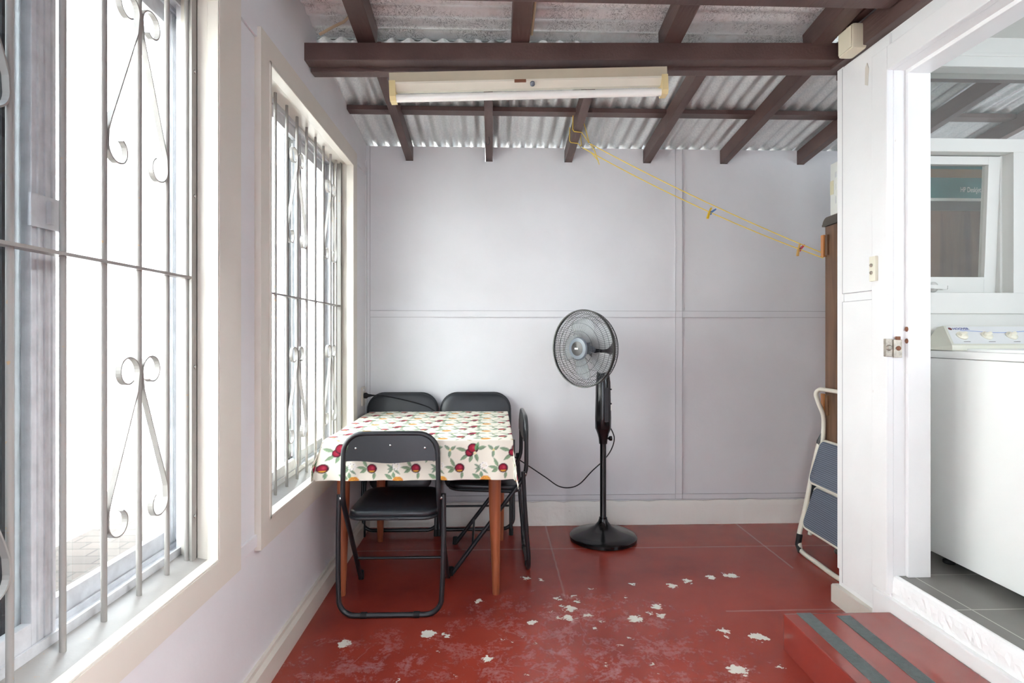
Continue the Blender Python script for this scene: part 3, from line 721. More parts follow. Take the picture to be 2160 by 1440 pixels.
def make_cloth():
    ov = .178; ovb = .05; st = .0032
    xs = np.arange(TX0 - ov, TX1 + ov + st / 2, st); ys = np.arange(TY0 - ov, TY1 + ovb + st / 2, st)
    nx, ny = len(xs), len(ys); A, B = np.meshgrid(xs, ys)
    left = np.clip(TX0 - A, 0, None); right = np.clip(A - TX1, 0, None); dx = left + right
    front = np.clip(TY0 - B, 0, None); back = np.clip(B - TY1, 0, None); dy = front + back
    p = 5.0; drop = (dx ** p + dy ** p) ** (1 / p)
    rr = .012
    soft = np.where(drop < rr, drop ** 2 / (2 * rr), drop - rr / 2)
    hang = np.clip(drop / .18, 0, 1)
    X = np.clip(A, TX0, TX1); Y = np.clip(B, TY0, TY1)
    both = np.clip(np.minimum(dx, dy) / (drop + 1e-6), 0, 1) * hang     # corner fold
    fold = both ** 1.2
    sx = np.sign(A - (TX0 + TX1) / 2); sy = np.sign(B - (TY0 + TY1) / 2)
    out = .006 + .010 * hang + .0045 * np.sin(A * 31 + 1.2) * hang + .003 * np.sin(A * 57) * hang
    outs = .006 + .006 * hang + .004 * np.sin(B * 27) * hang
    X = X + np.where(dx > 0, sx * np.minimum(outs, 0.004 + dx), 0)
    Y = Y + np.where(dy > 0, sy * np.minimum(out, .004 + dy), 0)
    # right corners fold outwards a little; the left front corner is pushed onto the window casing
    Rm = (A > -.3)
    X = X + np.where(Rm, fold * sx * .016, fold * -.028 * (1 - .0 * hang))
    Y = Y + np.where(B < 3, fold * sy * np.where(Rm, .018, .060), 0)
    X = np.maximum(X, -.784 + 0 * X)
    X = np.where((~Rm) & (dy > 0) & (B < 3), X - .030 * np.clip(1 - (A - TX0) / .10, 0, 1) * np.clip(hang * 1.3, 0, 1), X)
    X = np.maximum(X, -.782)
    Z = TZ + .003 - soft
    Z = Z + .0016 * np.sin(A * 16 + B * 5) * np.sin(B * 13) * (drop < .005)
    Z = Z - .010 * fold * np.sin(np.clip(dy / .18, 0, 1) * 9)
    Z = Z - .012 * both
    # a pinched crease on the left front corner
    Y = Y + np.where(~Rm & (B < 3), .020 * np.exp(-((dx - .6 * dy) / .018) ** 2) * hang, 0)
    me = bpy.data.meshes.new('tablecloth')
    co = np.stack([X, Y, Z], -1).reshape(-1, 3)
    idx = np.arange(nx * ny).reshape(ny, nx)
    q = np.stack([idx[:-1, :-1], idx[:-1, 1:], idx[1:, 1:], idx[1:, :-1]], -1).reshape(-1, 4)
    me.vertices.add(len(co)); me.vertices.foreach_set('co', co.ravel())
    me.loops.add(q.size); me.loops.foreach_set('vertex_index', q.ravel().astype(np.int32))
    me.polygons.add(len(q)); me.polygons.foreach_set('loop_start', np.arange(0, q.size, 4, dtype=np.int32)); me.polygons.foreach_set('loop_total', np.full(len(q), 4, np.int32))
    me.update(); me.validate()
    # --- printed fruit, drawn in cloth coordinates (u right, w up from the front hem)
    U, V = A, B - (TY0 - ov)
    C = np.zeros((ny, nx, 3)); C[:] = srgb(238, 232, 218)[:3]
    P = .1915; Q = .205
    def paint(mask, col, a=1.0):
        m = (np.clip(mask, 0, 1) * a)[..., None]; C[:] = C * (1 - m) + np.array(srgb(*col)[:3]) * m
    def loc(cu, cv): return ((U - cu + P / 2) % P) - P / 2, ((V - cv + Q / 2) % Q) - Q / 2
    def leaf(cu, cv, ang, ln, wd, col=(70, 116, 78)):
        u, v = loc(cu, cv); a = radians(ang); s = u * cos(a) + v * sin(a); n_ = -u * sin(a) + v * cos(a)
        tt = np.clip(s / ln, 0, 1); w = wd * np.sin(pi * tt ** .8) + 1e-5
        paint(np.where((s > 0) & (s < ln), np.clip((w - abs(n_)) / .0016, 0, 1), 0), col, .8)
        paint(np.where((s > 0) & (s < ln), np.clip((w * .35 - abs(n_ - w * .4)) / .0012, 0, 1), 0), (150, 186, 140), .5)
    def apple(cu, cv, r, col=(158, 34, 58), dark=(66, 20, 40), yellow=True, e=.94):
        u, v = loc(cu, cv); d_ = np.hypot(u, v / e)
        paint((r - d_) / .002, dark)
        paint((r * .82 - np.hypot(u + r * .06, (v - r * .02) / e)) / .006, col)
        paint((r * .42 - np.hypot(u - r * .12, (v - r * .12) / e)) / .008, (206, 66, 92), .8)
        if yellow: paint(np.minimum((r * .8 - d_), (r * .30 - abs(v + r * .62))) / .003, (226, 170, 60), .9)
    u0 = .0995                                    # x of a two-apple cluster
    for k in ():
        pass
    zA, zB, zC = .130, .052, .010
    a0 = u0
    for ang, ln, dx_, dy_ in ((165, .055, -.022, -.004), (215, .045, -.018, -.02), (250, .04, .0, -.02), (285, .045, .014, -.012), (15, .045, .022, .004)):
        leaf(a0 + dx_, zA + dy_, ang, ln, .009)
    apple(a0 - .012, zA - .012, .020, yellow=False); apple(a0 + .004, zA + .007, .025, yellow=False)
    leaf(a0 + .014, zA - .004, 70, .045, .010, (74, 140, 88))
    u, v = loc(a0 + .012, zA - .014); paint((.008 - np.hypot(u, v)) / .002, (238, 226, 190))
    u, v = loc(a0 + .012, zA - .014); paint((.0025 - np.hypot(u, v)) / .001, (214, 176, 70))
    s0 = u0 + .095                                # sprig between clusters
    for ang, ln in ((140, .036), (35, .032), (262, .036)): leaf(s0, zA, ang, ln, .008, (80, 120, 92))
    u, v = loc(s0, zA); paint((.006 - np.hypot(u, v)) / .002, (230, 214, 150))
    b0 = u0 - .055                                # single apples
    for ang, ln, dx_, dy_ in ((118, .05, -.02, .004), (172, .05, -.02, 0.), (205, .034, -.022, -.004), (262, .034, .012, -.016)): leaf(b0 + dx_, zB + dy_, ang, ln, .008)
    apple(b0, zB, .0225)
    c0 = b0 + .093                                # white blossom sprig
    for ang, ln in ((150, .038), (222, .036), (322, .044), (100, .02), (190, .03)): leaf(c0, zB, ang, ln, .006, (78, 112, 90))
    for k in range(7):
        a = k * 51.4; u, v = loc(c0 + .014 + .014 * cos(radians(a)), zB + .010 + .012 * sin(radians(a)))
        paint((.0065 - np.hypot(u, v)) / .0015, (246, 242, 236)); paint((.0020 - np.hypot(u + .003, v)) / .001, (120, 104, 116))
    d0 = b0 + .102                                # streaky yellow-red fruit at the hem
    leaf(d0 - .012, zC - .004, 150, .042, .010, (66, 124, 84)); leaf(d0 - .006, zC, 95, .03, .009, (66, 124, 84))
    u, v = loc(d0 + .012, zC - .010); m = (.024 - np.hypot(u, v / .8)) / .002; paint(m, (232, 186, 76))
    st_ = (np.sin(u * 900 + v * 260) > .2); paint(np.where(st_, m, 0), (204, 66, 60), .85)
    e0 = b0 - .02
    leaf(e0, zC + .165, 60, .035, .006, (110, 140, 90)); leaf(e0 + .05, zC + .175, -30, .03, .006, (176, 150, 80))
    ca = me.color_attributes.new('print', 'FLOAT_COLOR', 'POINT')
    rgba = np.concatenate([C.reshape(-1, 3), np.ones((nx * ny, 1))], 1).astype(np.float32)
    ca.data.foreach_set('color', rgba.ravel())
    me.materials.append(M['cloth']); me.shade_smooth()
    o = bpy.data.objects.new('tablecloth', me); COL.objects.link(o)
    sm = o.modifiers.new('thick', 'SOLIDIFY'); sm.thickness = .0012; sm.offset = 1
    tag(o, 'cream tablecloth printed with red apples and green leaves draped over the table', 'tablecloth')
make_cloth()

# ------------------------------------------------------------------ folding chairs
def rounded(w, h, r, n=6, cx=0, cy=0):
    P = []
    for (sx, sy, a0) in ((1, 1, 0), (-1, 1, 90), (-1, -1, 180), (1, -1, 270)):
        for i in range(n + 1):
            a = radians(a0 + 90 * i / n); P.append((cx + sx * (w / 2 - r) + r * cos(a), cy + sy * (h / 2 - r) + r * sin(a)))
    return P
def pad(b, poly, o, ux, uy, un, t, bulge=.006):
    """cushion: closed outline poly in plane (ux,uy) at o, thickness t along un with softened edges"""
    o, ux, uy, un = Vector(o), Vector(ux), Vector(uy), Vector(un)
    cx = sum(p[0] for p in poly) / len(poly); cy = sum(p[1] for p in poly) / len(poly); rings = []
    for s, k in ((.96, 0), (.99, .12), (1, .35), (1, .6), (.985, .85), (.955, 1.0), (.80, 1.0 + bulge / t * .7), (.5, 1.0 + bulge / t)):
        rings.append([b.bm.verts.new(o + ux * (cx + (p[0] - cx) * s) + uy * (cy + (p[1] - cy) * s) + un * (t * k)) for p in poly])
    b.skin(rings)
    return b
def chair_open(label, loc, rz):
    t = thing('folding_chair', label, 'chair', loc, rz, 'black folding chairs')
    # main hoop: front feet up to the back rest (faces +y)
    HT = .786
    def y_at(z):
        k = .50; w = .05
        a = .012; b_ = .012 + (k - z) * .766
        d = (z - k) / w
        return a if d > 1 else b_ if d < -1 else a + .766 * w * (1 - d) ** 2 / 4
    pts = []; hw0, hw1, r = .214, .202, .085
    for z in (0.005, .2, .42, .45, .475, .50, .525, .55, .62, HT - r): pts.append((-(hw0 + (hw1 - hw0) * min(1, z / .7)), y_at(z), z))
    for i in range(1, 8):
        a = radians(180 - 90 * i / 8); pts.append((-(hw1 - r) + r * cos(a), y_at(HT - r + r * sin(a)), HT - r + r * sin(a)))
    pts.append((-(hw1 - r), y_at(HT), HT)); m = [(-x, y, z) for x, y, z in reversed(pts)]
    MB().tube(pts + m, .0108, 12).done('back_frame', M['black_metal'], t, True)
    # rear U leg with floor bar
    z1 = .52; P = [(-.2255, .030, z1), (-.2265, .022, .36), (-.224, .010, .18), (-.2195, .002, .10)]; r = .07
    for i in range(1, 8):
        a = radians(180 + 90 * i / 8); P.append((-.2195 + r + r * cos(a), .002 - .002 * i / 8, .0108 + r + r * sin(a)))
    P.append((-.2195 + r, 0, .0108)); m = [(-x, y, z) for x, y, z in reversed(P)]
    lg = MB().tube(P + m, .0108, 12).done('rear_leg', M['black_metal'], t, True)
    for s in (-1, 1): MB().tube([(s * .10, 0, .0112), (s * .125, 0, .0112)], .0135, 14).done('foot_collar', M['rubber'], lg, True)
    MB().tube([(-.207, y_at(.145) + .0, .145), (.207, y_at(.145), .145)], .006, 10).done('stretcher', M['black_metal'], t, True)
    for s in (-1, 1): MB().tube([(s * .214, .395, .0), (s * .214, .392, .04)], .0135, 12).done('foot_cap', M['rubber'], t, True)
    for s in (-1, 1): MB().lathe([(.001, 0), (.008, 0), (.008, .012), (.001, .013)], (s * .208, .020, .505), (s, 0, 0), 12).done('pivot', M['chrome'], t)
    # seat
    sp = [(x, y) for x, y in rounded(.375, .365, .06)]
    sp = [(x * (1 - .10 * (y / .365)), y) for x, y in sp]
    un = Vector((0, -.035, 1)).normalized(); uy = Vector((0, 1, .035)).normalized()
    b = MB(); pad(b, sp, (0, .225, .422), (1, 0, 0), uy, un, .026); b.done('seat', M['black_vinyl'], t, True)
    path = [Vector((0, .225, .416)) + Vector((1, 0, 0)) * (x * .985) + uy * (y * .985) for x, y in sp]
    sf = MB().tube(path, .0085, 8, True).done('seat_frame', M['black_metal'], t, True)
    MB().bar((-.03, .04, .41), (.03, .04, .41), .010, .012, .002).lathe([(.004, 0), (.004, .006)], (-.012, .036, .41), (0, -1, 0), 8).lathe([(.004, 0), (.004, .006)], (.012, .036, .41), (0, -1, 0), 8).done('seat_clip', M['black_metal'], sf)
    # back rest panel with wavy lower edge, bent plate following the hoop
    b = MB(); N = 24; rows = 8; th = .014
    nr = Vector((0, 1, 0))
    G = [[None] * (N + 1) for _ in range(rows + 1)]; G2 = [[None] * (N + 1) for _ in range(rows + 1)]
    for i in range(N + 1):
        u = -1 + 2 * i / N; x = u * .194
        ztop = HT - .008 if abs(x) < .112 else HT - .008 - (.082 - sqrt(max(0, .082 ** 2 - (abs(x) - .112) ** 2)))
        zbot = .664 - .005 * cos(u * pi * 1.3)
        for k in range(rows + 1):
            z = zbot + (ztop - zbot) * k / rows
            base = Vector((x, y_at(z), z)); bow = -.004 * (1 - u * u)
            G[k][i] = b.bm.verts.new(base + nr * (-.003 + bow)); G2[k][i] = b.bm.verts.new(base + nr * (th + bow + .006 * (1 - u ** 4) * sin(pi * k / rows)))
    for k in range(rows):
        for i in range(N):
            b.bm.faces.new((G[k][i], G[k][i + 1], G[k + 1][i + 1], G[k + 1][i])); b.bm.faces.new((G2[k][i], G2[k][i + 1], G2[k + 1][i + 1], G2[k + 1][i]))
    for i in range(N):
        for k in (0, rows): b.bm.faces.new((G[k][i], G[k][i + 1], G2[k][i + 1], G2[k][i]))
    for k in range(rows):
        for i in (0, N): b.bm.faces.new((G[k][i], G[k + 1][i], G2[k + 1][i], G2[k][i]))
    for f in b.bm.faces: f.smooth = True
    br = b.done('backrest', M['black_vinyl'], t, True)
    for x, z in ((-.148, .724), (0, .736), (.148, .724)):
        MB().lathe([(.001, .0), (.0055, .0), (.0045, .003), (.001, .004)], Vector((x, y_at(z), z)) - nr * (.0025 + .004 * (1 - (x / .194) ** 2)), -nr, 12).done('screw', M['chrome'], br)
    return t
c1 = chair_open('black folding chair seen from behind, open in front of the table', (-.440, 2.452, 0), 0)
dup(c1, (.178, 3.095, 0), radians(90 + 1), 'open black folding chair tucked side-on under the right side of the table')

def chair_folded(label, loc, rz):
    t = thing('folding_chair', label, 'chair', loc, rz, 'black folding chairs')
    # stands folded, pads facing -y, leaning back (+y) against the wall
    ln = .14 / .87; ya = lambda z: ln * z
    r = .095; hw = .210; pts = [(-hw - .006, ya(.0), .008), (-hw - .008, ya(.3), .3), (-hw, ya(.6), .6), (-hw, ya(.842 - r), .842 - r)]
    for i in range(1, 9):
        a = radians(180 - 90 * i / 9); z = .842 - r + r * sin(a); pts.append((-(hw - r) + r * cos(a), ya(z), z))
    pts.append((-(hw - r), ya(.842), .842)); m = [(-x, y, z) for x, y, z in reversed(pts)]
    MB().tube(pts + m, .0108, 12).done('back_frame', M['black_metal'], t, True)
    P = [(-.232, ya(.56) - .0, .56), (-.232, ya(.3) + .012, .3), (-.232, ya(.1) + .012, .10)]; r = .07
    for i in range(1, 8):
        a = radians(180 + 90 * i / 8); P.append((-.232 + r + r * cos(a), ya(.05) + .012, .032 + r + r * sin(a)))
    P.append((-.162, ya(.04) + .012, .032)); m = [(-x, y, z) for x, y, z in reversed(P)]
    MB().tube(P + m, .0108, 12).done('rear_leg', M['black_metal'], t, True)
    MB().tube([(-.205, ya(.17), .17), (.205, ya(.17), .17)], .006, 10).done('stretcher', M['black_metal'], t, True)
    for s in (-1, 1): MB().tube([(s * .217, 0, .0), (s * .217, .006, .04)], .0135, 12).done('foot_cap', M['rubber'], t, True)
    up = Vector((0, ln, 1)).normalized(); nf = Vector((0, -1, ln)).normalized()
    b = MB(); q = []
    for x, z in rounded(.432, .222, .104, 8, 0, .742): q.append((x, z))
    pad(b, q, Vector((0, 0, 0)) + nf * .006, (1, 0, 0), up, nf, .018, .006); b.done('backrest', M['black_vinyl'], t, True)
    b = MB(); pad(b, rounded(.375, .37, .06, 6, 0, .46), nf * .012, (1, 0, 0), up, nf, .026); b.done('seat', M['black_vinyl'], t, True)
    return t
c2 = chair_folded('black folding chair folded flat against the wall in the window corner', (-.560, 3.435, 0), 0)
dup(c2, (-.108, 3.438, 0), 0, 'black folding chair folded flat against the wall on the fan side of the table')

# ------------------------------------------------------------------ fan
fx, fy = .652, 3.352
t = thing('pedestal_fan', 'black pedestal fan with round wire guard standing by the far wall', 'fan', (fx, fy, 0))
MB().lathe([(.001, 0), (.188, 0), (.197, .006), (.197, .022), (.190, .030), (.150, .040), (.095, .056), (.050, .080), (.030, .104), (.024, .122), (.0235, .130), (.001, .131)], n=56).done('base', M['black_gloss'], t, True)
MB().lathe([(.020, .125), (.0185, .13), (.0185, .62), (.001, .62)], n=24).done('pole', M['black_gloss'], t, True)
b = MB().lathe([(.001, .565), (.024, .566), (.027, .60), (.034, .625), (.046, .655), (.001, .656)], n=28); b.done('collar', M['black_gloss'], t, True)
MB().lathe([(.001, 0), (.014, 0), (.015, .012), (.006, .022), (.006, .03)], (.052, -.002, .597), (-1, 0, 0), 16).done('height_knob', M['black_gloss'], t, True)
b = MB(); rings = []
for z, rx, ry in ((.650, .043, .040), (.656, .047, .044), (.72, .048, .046), (.84, .045, .044), (.93, .043, .040), (.945, .041, .038), (.985, .036, .034), (1.02, .028, .03)):
    rings.append(b.ring((0, .0, z), (0, 0, 1), rx, 28, Vector((0, 1, 0)), ry))
b.skin(rings); col = b.done('control_column', M['black_gloss'], t, True)
MB().box((.0, -.0475, .70), (.024, -.044, .90), .001).done('control_strip', M['black_vinyl'], col)
MB().box((.040, -.026, .765), (.047, -.012, .80), .001).done('rating_label', M['cardwhite'], col)
for z in (.80, .885): MB().box((.035, -.018, z), (.048, .0, z + .007)).done('column_clip', M['black_gloss'], col)
ax = Vector((-.743, -.669, .0)).normalized(); hc = Vector((-.038, -.030, 1.132))
side = Vector((0, 0, 1)).cross(ax).normalized(); upv = Vector((0, 0, 1))
MB().lathe([(.001, -.11), (.035, -.105), (.055, -.08), (.058, -.02), (.056, .03), (.040, .048), (.001, .05)], hc, ax, 30).done('motor_housing', M['black_gloss'], t, True)
MB().tube([(0, 0, .99), (0, 0, 1.05), hc], [.03, .028, .035], 18).done('neck', M['black_gloss'], t, True)
C = lambda r, h, a: hc + ax * h + side * (r * cos(a)) + upv * (r * sin(a))
RG = .222
def guard(name, prof, nw, rings_):
    b = MB()
    for i in range(nw):
        a = 2 * pi * i / nw
        b.tube([C(r, h, a) for r, h in prof], .0009, 4, False, False)
    for r, h in rings_: b.tube([C(r, h, 2 * pi * i / 64) for i in range(64)], .0011, 4, True)
    return b.done(name, M['black_metal'], t)
H0 = .142
fg = guard('front_guard', [(.050, H0 + .036), (.10, H0 + .036), (.15, H0 + .032), (.19, H0 + .020), (.216, H0 + .002)], 104, [(.10, H0 + .0355), (.145, H0 + .032), (.178, H0 + .024), (.20, H0 + .013)])
rg = guard('rear_guard', [(.05, .030), (.10, .026), (.15, .034), (.190, .060), (.212, .095), (.220, H0 - .012)], 92, [(.09, .026), (.13, .029), (.165, .042), (.185, .056), (.20, .074), (.211, .092), (.217, .106)])
b = MB(); N = 72; rings = []
for i in range(N):
    a = 2 * pi * i / N
    rings.append([b.bm.verts.new(C(r, h, a)) for r, h in ((RG - .006, H0 - .012), (RG + .000, H0 - .014), (RG + .002, H0 + .0), (RG, H0 + .006), (RG - .006, H0 + .005))])
for k in range(N):
    A_, B_ = rings[k], rings[(k + 1) % N]
    for i in range(5):
        f = b.bm.faces.new((A_[i], A_[(i + 1) % 5], B_[(i + 1) % 5], B_[i])); f.smooth = True
b.done('guard_rim', plain('bronze_grey_rim', (74, 74, 72), .3, .5), t, True)
MB().lathe([(.001, H0 + .026), (.058, H0 + .026), (.066, H0 + .034), (.060, H0 + .044), (.042, H0 + .047)], hc, ax, 32).done('hub_ring', M['grey_plastic'], t, True)
hb = MB().lathe([(.042, H0 + .044), (.040, H0 + .048), (.020, H0 + .0505), (.001, H0 + .051)], hc, ax, 32).done('hub_badge', plain('dark_hub_badge', (60, 58, 58), .2), t, True)
b = MB(); o = hc + ax * (H0 + .0515)
b.bar(o - side * .014, o + side * .010, .010, .0012, 0, up=ax); b.done('badge_label', M['cardwhite'], hb)
b = MB().lathe([(.001, .055), (.030, .055), (.034, .075), (.032, .105), (.015, .115), (.001, .116)], hc, ax, 28)
b.done('blade_hub', M['grey_plastic'], t, True)
for k in range(5):                                # broad curved translucent blades
    b = MB(); a0 = 2 * pi * k / 5 + .35; NU, NV = 9, 8; G = []
    for i in range(NU + 1):
        r = .028 + (.182 - .028) * i / NU; row = []
        wdt = radians(30 + 34 * sin(pi * min(1, (i / NU) * .85 + .05)))
        if i == NU: wdt *= .72
        for j in range(NV + 1):
            s = j / NV - .5; a = a0 + s * wdt + .35 * (i / NU) ** 1.2
            row.append(b.bm.verts.new(C(r, .088 + s * .042 * (1 - .35 * i / NU) - .006 * cos(s * pi), a)))
        G.append(row)
    for i in range(NU):
        for j in range(NV):
            f = b.bm.faces.new((G[i][j], G[i + 1][j], G[i + 1][j + 1], G[i][j + 1])); f.smooth = True
    ob = b.done('blade', M['blade'], t)
    sm = ob.modifiers.new('thick', 'SOLIDIFY'); sm.thickness = .0018
def smooth_path(P, n=8):
    P = [Vector(p) for p in P]; out = []
    for i in range(len(P) - 1):
        p0, p1, p2, p3 = P[max(i - 1, 0)], P[i], P[i + 1], P[min(i + 2, len(P) - 1)]
        for k in range(n):
            u = k / n; out.append(.5 * ((2 * p1) + (-p0 + p2) * u + (2 * p0 - 5 * p1 + 4 * p2 - p3) * u * u + (-p0 + 3 * p1 - 3 * p2 + p3) * u ** 3))
    return out + [P[-1]]
w = [(fx + .045, 3.36, .66), (fx + .068, 3.36, .60), (fx + .060, 3.39, .53), (fx + .02, 3.41, .46), (.60, 3.43, .385), (.53, 3.45, .305), (.47, 3.46, .278), (.40, 3.47, .285), (.32, 3.47, .34), (.20, 3.475, .42), (.10, 3.485, .48), (-.02, 3.49, .53),
     (-.16, 3.487, .62), (-.28, 3.480, .70), (-.38, 3.500, .760), (-.44, 3.512, .782), (-.55, 3.528, .810), (-.66, 3.532, .832), (-.72, 3.522, .838), (-.752, 3.515, .838)]
cord = MB().tube([Vector(p) - Vector((fx, fy, 0)) for p in smooth_path(w)], .0034, 8).done('power_cord', M['rubber'], t, True)
MB().lathe([(.001, 0), (.017, 0), (.018, .014), (.010, .026), (.0055, .05), (.004, .062)], Vector((-.789, 3.513, .838)) - Vector((fx, fy, 0)), (1, 0, 0.02), 16).done('plug', M['rubber'], cord, True)
k = thing('power_outlet', 'white power outlet with black plug on the window wall by the corner', 'outlet', (L + .0, 3.515, .835))
MB().box((0, -.036, -.058), (.010, .036, .058), .004).done('plate', M['cream'], k)
MB().box((.010, -.020, .030), (.013, .004, .044), .001).done('rocker', M['enamel'], k)

# ------------------------------------------------------------------ clothesline and pegs
t = thing('clothesline', 'yellow clothesline strung from a rafter to the brown cupboard', 'clothesline', (.5, 3.33, 2.30)); o0 = Vector((.5, 3.33, 2.30))
def sag(a, b, s, n=24):
    a, b = Vector(a), Vector(b); return [a.lerp(b, i / n) - Vector((0, 0, s * 4 * (i / n) * (1 - i / n))) - o0 for i in range(n + 1)]
kA, kB = (.567, 3.335, 2.338), (.523, 3.345, 2.318); eA, eB = (1.846, 3.128, 1.668), (1.846, 3.122, 1.640)
for a, e, s in ((kA, eA, .022), (kB, eB, .036)): MB().tube(sag(a, e, s), .0028, 6).done('strand', M['line'], t, True)
for a, yy in ((kA, 3.20), (kB, 3.335)):
    zz = zr(yy); P = [a, (.505, yy + .03, zz - .006), (.459, yy + .01, zz - .008), (.450, yy, zz + .0), (.450, yy - .01, zz + .075)]
    MB().tube([Vector(p) - o0 for p in P], .0028, 6).done('strand', M['line'], t, True)
    P = [a, (.515, yy, zz + .03), (.51, yy - .02, zz + .08)]
    MB().tube([Vector(p) - o0 for p in P], .0026, 6).done('strand', M['line'], t, True)
    MB().lathe([(.001, -.008), (.007, -.005), (.007, .005), (.001, .008)], Vector(a) - o0, (1, 0, -.5), 10).done('knot', M['chrome'], t, True)
MB().tube([Vector(p) - o0 for p in smooth_path([kB, (.575, 3.335, 2.285), (.61, 3.33, 2.245), (.622, 3.33, 2.232)])], .0026, 6).done('loose_end', M['line'], t, True)
MB().tube([Vector(p) - o0 for p in smooth_path([kA, (.595, 3.335, 2.30), (.612, 3.33, 2.25), (.625, 3.33, 2.212)])], .0026, 6).done('loose_end', M['line'], t, True)
def peg(loc, tilt, ma, mb, na, nb, label, grp='clothes pegs'):
    t = thing('clothes_peg', label, 'clothes peg', loc, 0, grp); t.rotation_euler = (0, tilt, radians(12))
    MB().prism([(-.006, .026), (.000, .030), (.001, .006), (.004, -.040), (-.007, -.041), (-.009, -.01)], -.005, .005, 'y').done(na, ma, t)
    MB().prism([(.006, .012), (.024, .034), (.030, .030), (.014, .004), (.010, -.012), (.003, -.012)], -.005, .005, 'y').done(nb, mb, t)
    MB().tube([(.001, -.006, .002), (.001, .006, .002)], .0045, 10).done('spring', M['chrome'], t, True)
a, b_ = Vector(kB), Vector(eB)
def on_line(f): return a.lerp(b_, f) - Vector((0, 0, .036 * 4 * f * (1 - f)))
peg(on_line(.545), radians(22), M['peg_yellow'], M['peg_blue'], 'yellow_half', 'blue_half', 'yellow and blue clothes peg at the middle of the yellow line')
peg(on_line(.905), radians(14), M['peg_wood'], M['peg_red'], 'wooden_half', 'red_half', 'wooden and red clothes peg on the yellow line near the cupboard')

# ------------------------------------------------------------------ cupboard and boxes on it
CX0, CX1, CY0, CY1, CZ = 1.852, 2.86, 2.70, 3.135, 1.815
t = thing('wooden_cupboard', 'tall brown wooden cupboard with rounded dark top behind the laundry wall', 'cupboard', (CX0, CY0, 0))
MB().box((.012, 0, .10), (CX1 - CX0, CY1 - CY0, CZ), .004).done('body', M['cupboard'], t)
MB().box((0, .012, .12), (.016, CY1 - CY0 - .022, CZ - .006), .003).done('door', M['cupboard'], t)
r = .045; yl = CY1 - CY0
pl = [(0, CZ), (yl + .004, CZ), (yl + .003, CZ + .012)] + [(yl - r + r * cos(radians(q)), CZ + .002 + r * sin(radians(q))) for q in range(10, 91, 10)] + [(0, CZ + .047)]
MB().prism(pl, -.004, CX1 - CX0, 'x').done('top', M['cuptop'], t)
for z in (1.705, .82): MB().box((-.016, yl - .030, z - .062), (.0, yl - .004, z + .062), .003).done('hinge_block', M['blockwood'], t); MB().box((-.010, yl - .058, z - .055), (.002, yl - .034, z + .058), .003).done('door_block', M['cupboard'], t)
for x, y in ((.06, .05), (.06, yl - .05), (.92, .05), (.92, yl - .05)): MB().lathe([(.020, 0), (.024, .012), (.015, .03), (.022, .06), (.022, .102)], (x, y, 0), n=16).done('foot', M['cuptop'], t, True)
TZc = CZ + .048
t = thing('printer_box', 'teal and brown taped cardboard printer box on the cupboard, behind laundry glass', 'box', (2.02, 2.72, TZc))
MB().box((0, 0, 0), (.62, .34, .27), .003).done('carton', M['darkcard'], t)
MB().box((-.0015, -.0015, .012), (.6215, .3415, .271), .002).done('teal_print', M['teal'], t)
MB().box((-.002, -.0022, .0), (.622, .342, .018), .001).done('white_band', M['cardwhite'], t)
MB().box((-.003, -.003, .118), (.623, .343, .160), .001).done('packing_tape', M['tape'], t)
text('HP DeskJet 670', .036, M['whitetext'], (.272, -.0035, .047), (pi / 2, 0, 0), t, xs=.62)
t = thing('white_carton', 'white carton standing on the cupboard beside the white wall end', 'box', (1.846, 2.74, TZc))
MB().box((0, 0, .0), (.12, .315, .278), .003).done('carton', M['cardwhite'], t)
MB().box((-.0012, .285, .11), (.0, .316, .185)).done('yellowed_tape', M['cardyellow'], t)
MB().box((-.0012, .256, .195), (.0, .272, .225)).box((-.0012, .262, .055), (.0, .270, .095)).box((-.0014, .264, .13), (.0, .268, .16)).done('printed_mark', M['panelgrey'], t)

# ------------------------------------------------------------------ step stool
t = thing('step_stool', 'folded cream metal step stool with grey ribbed treads leaning behind the white wall', 'step stool', (1.70, 3.12, 0)); o0 = Vector((1.70, 3.12, 0))
y0, y1 = 3.125, 2.68
P = [(1.822, y0, .60), (1.79, y0, .46), (1.745, y0, .24), (1.712, y0, .10), (1.702, y0 - .02, .035), (1.70, y0 - .06, .014), (1.70, 2.92, .012), (1.70, y1 + .06, .012), (1.702, y1 + .02, .035), (1.712, y1, .10), (1.745, y1, .24), (1.79, y1, .46), (1.822, y1, .60)]
MB().tube([Vector(p) - o0 for p in smooth_path(P, 6)], .0125, 12).done('front_frame', M['stool_white'], t, True)
P = [(1.760, y0 - .02, .10), (1.79, y0 - .02, .35), (1.828, y0 - .02, .58), (1.838, y0 - .02, .68), (1.836, y0 - .02, .76), (1.81, y0 - .02, .83), (1.795, y0 - .02, .88), (1.802, y0 - .035, .905), (1.81, y0 - .07, .91), (1.815, 2.9, .91), (1.81, y1 + .07, .91), (1.802, y1 + .035, .905), (1.795, y1 + .02, .88), (1.81, y1 + .02, .83), (1.836, y1 + .02, .76), (1.838, y1 + .02, .68), (1.828, y1 + .02, .58), (1.79, y1 + .02, .35), (1.76, y1 + .02, .10)]
MB().tube([Vector(p) - o0 for p in smooth_path(P, 6)], .0115, 12).done('handle_frame', M['stool_white'], t, True)
for yy in (y0, y1): MB().tube([Vector(p) - o0 for p in ((1.823, yy, .585), (1.826, yy, .615), (1.834, yy - .01, .66))], [.0145, .0145, .006], 12).done('joint_cap', M['black_metal'], t, True)
for yy in (y0 - .008, y1 + .008): MB().tube([Vector(p) - o0 for p in ((1.709, yy, .10), (1.700, yy, .04), (1.699, yy - .03, .012))], .0155, 12).done('foot_cap', M['rubber'], t, True)
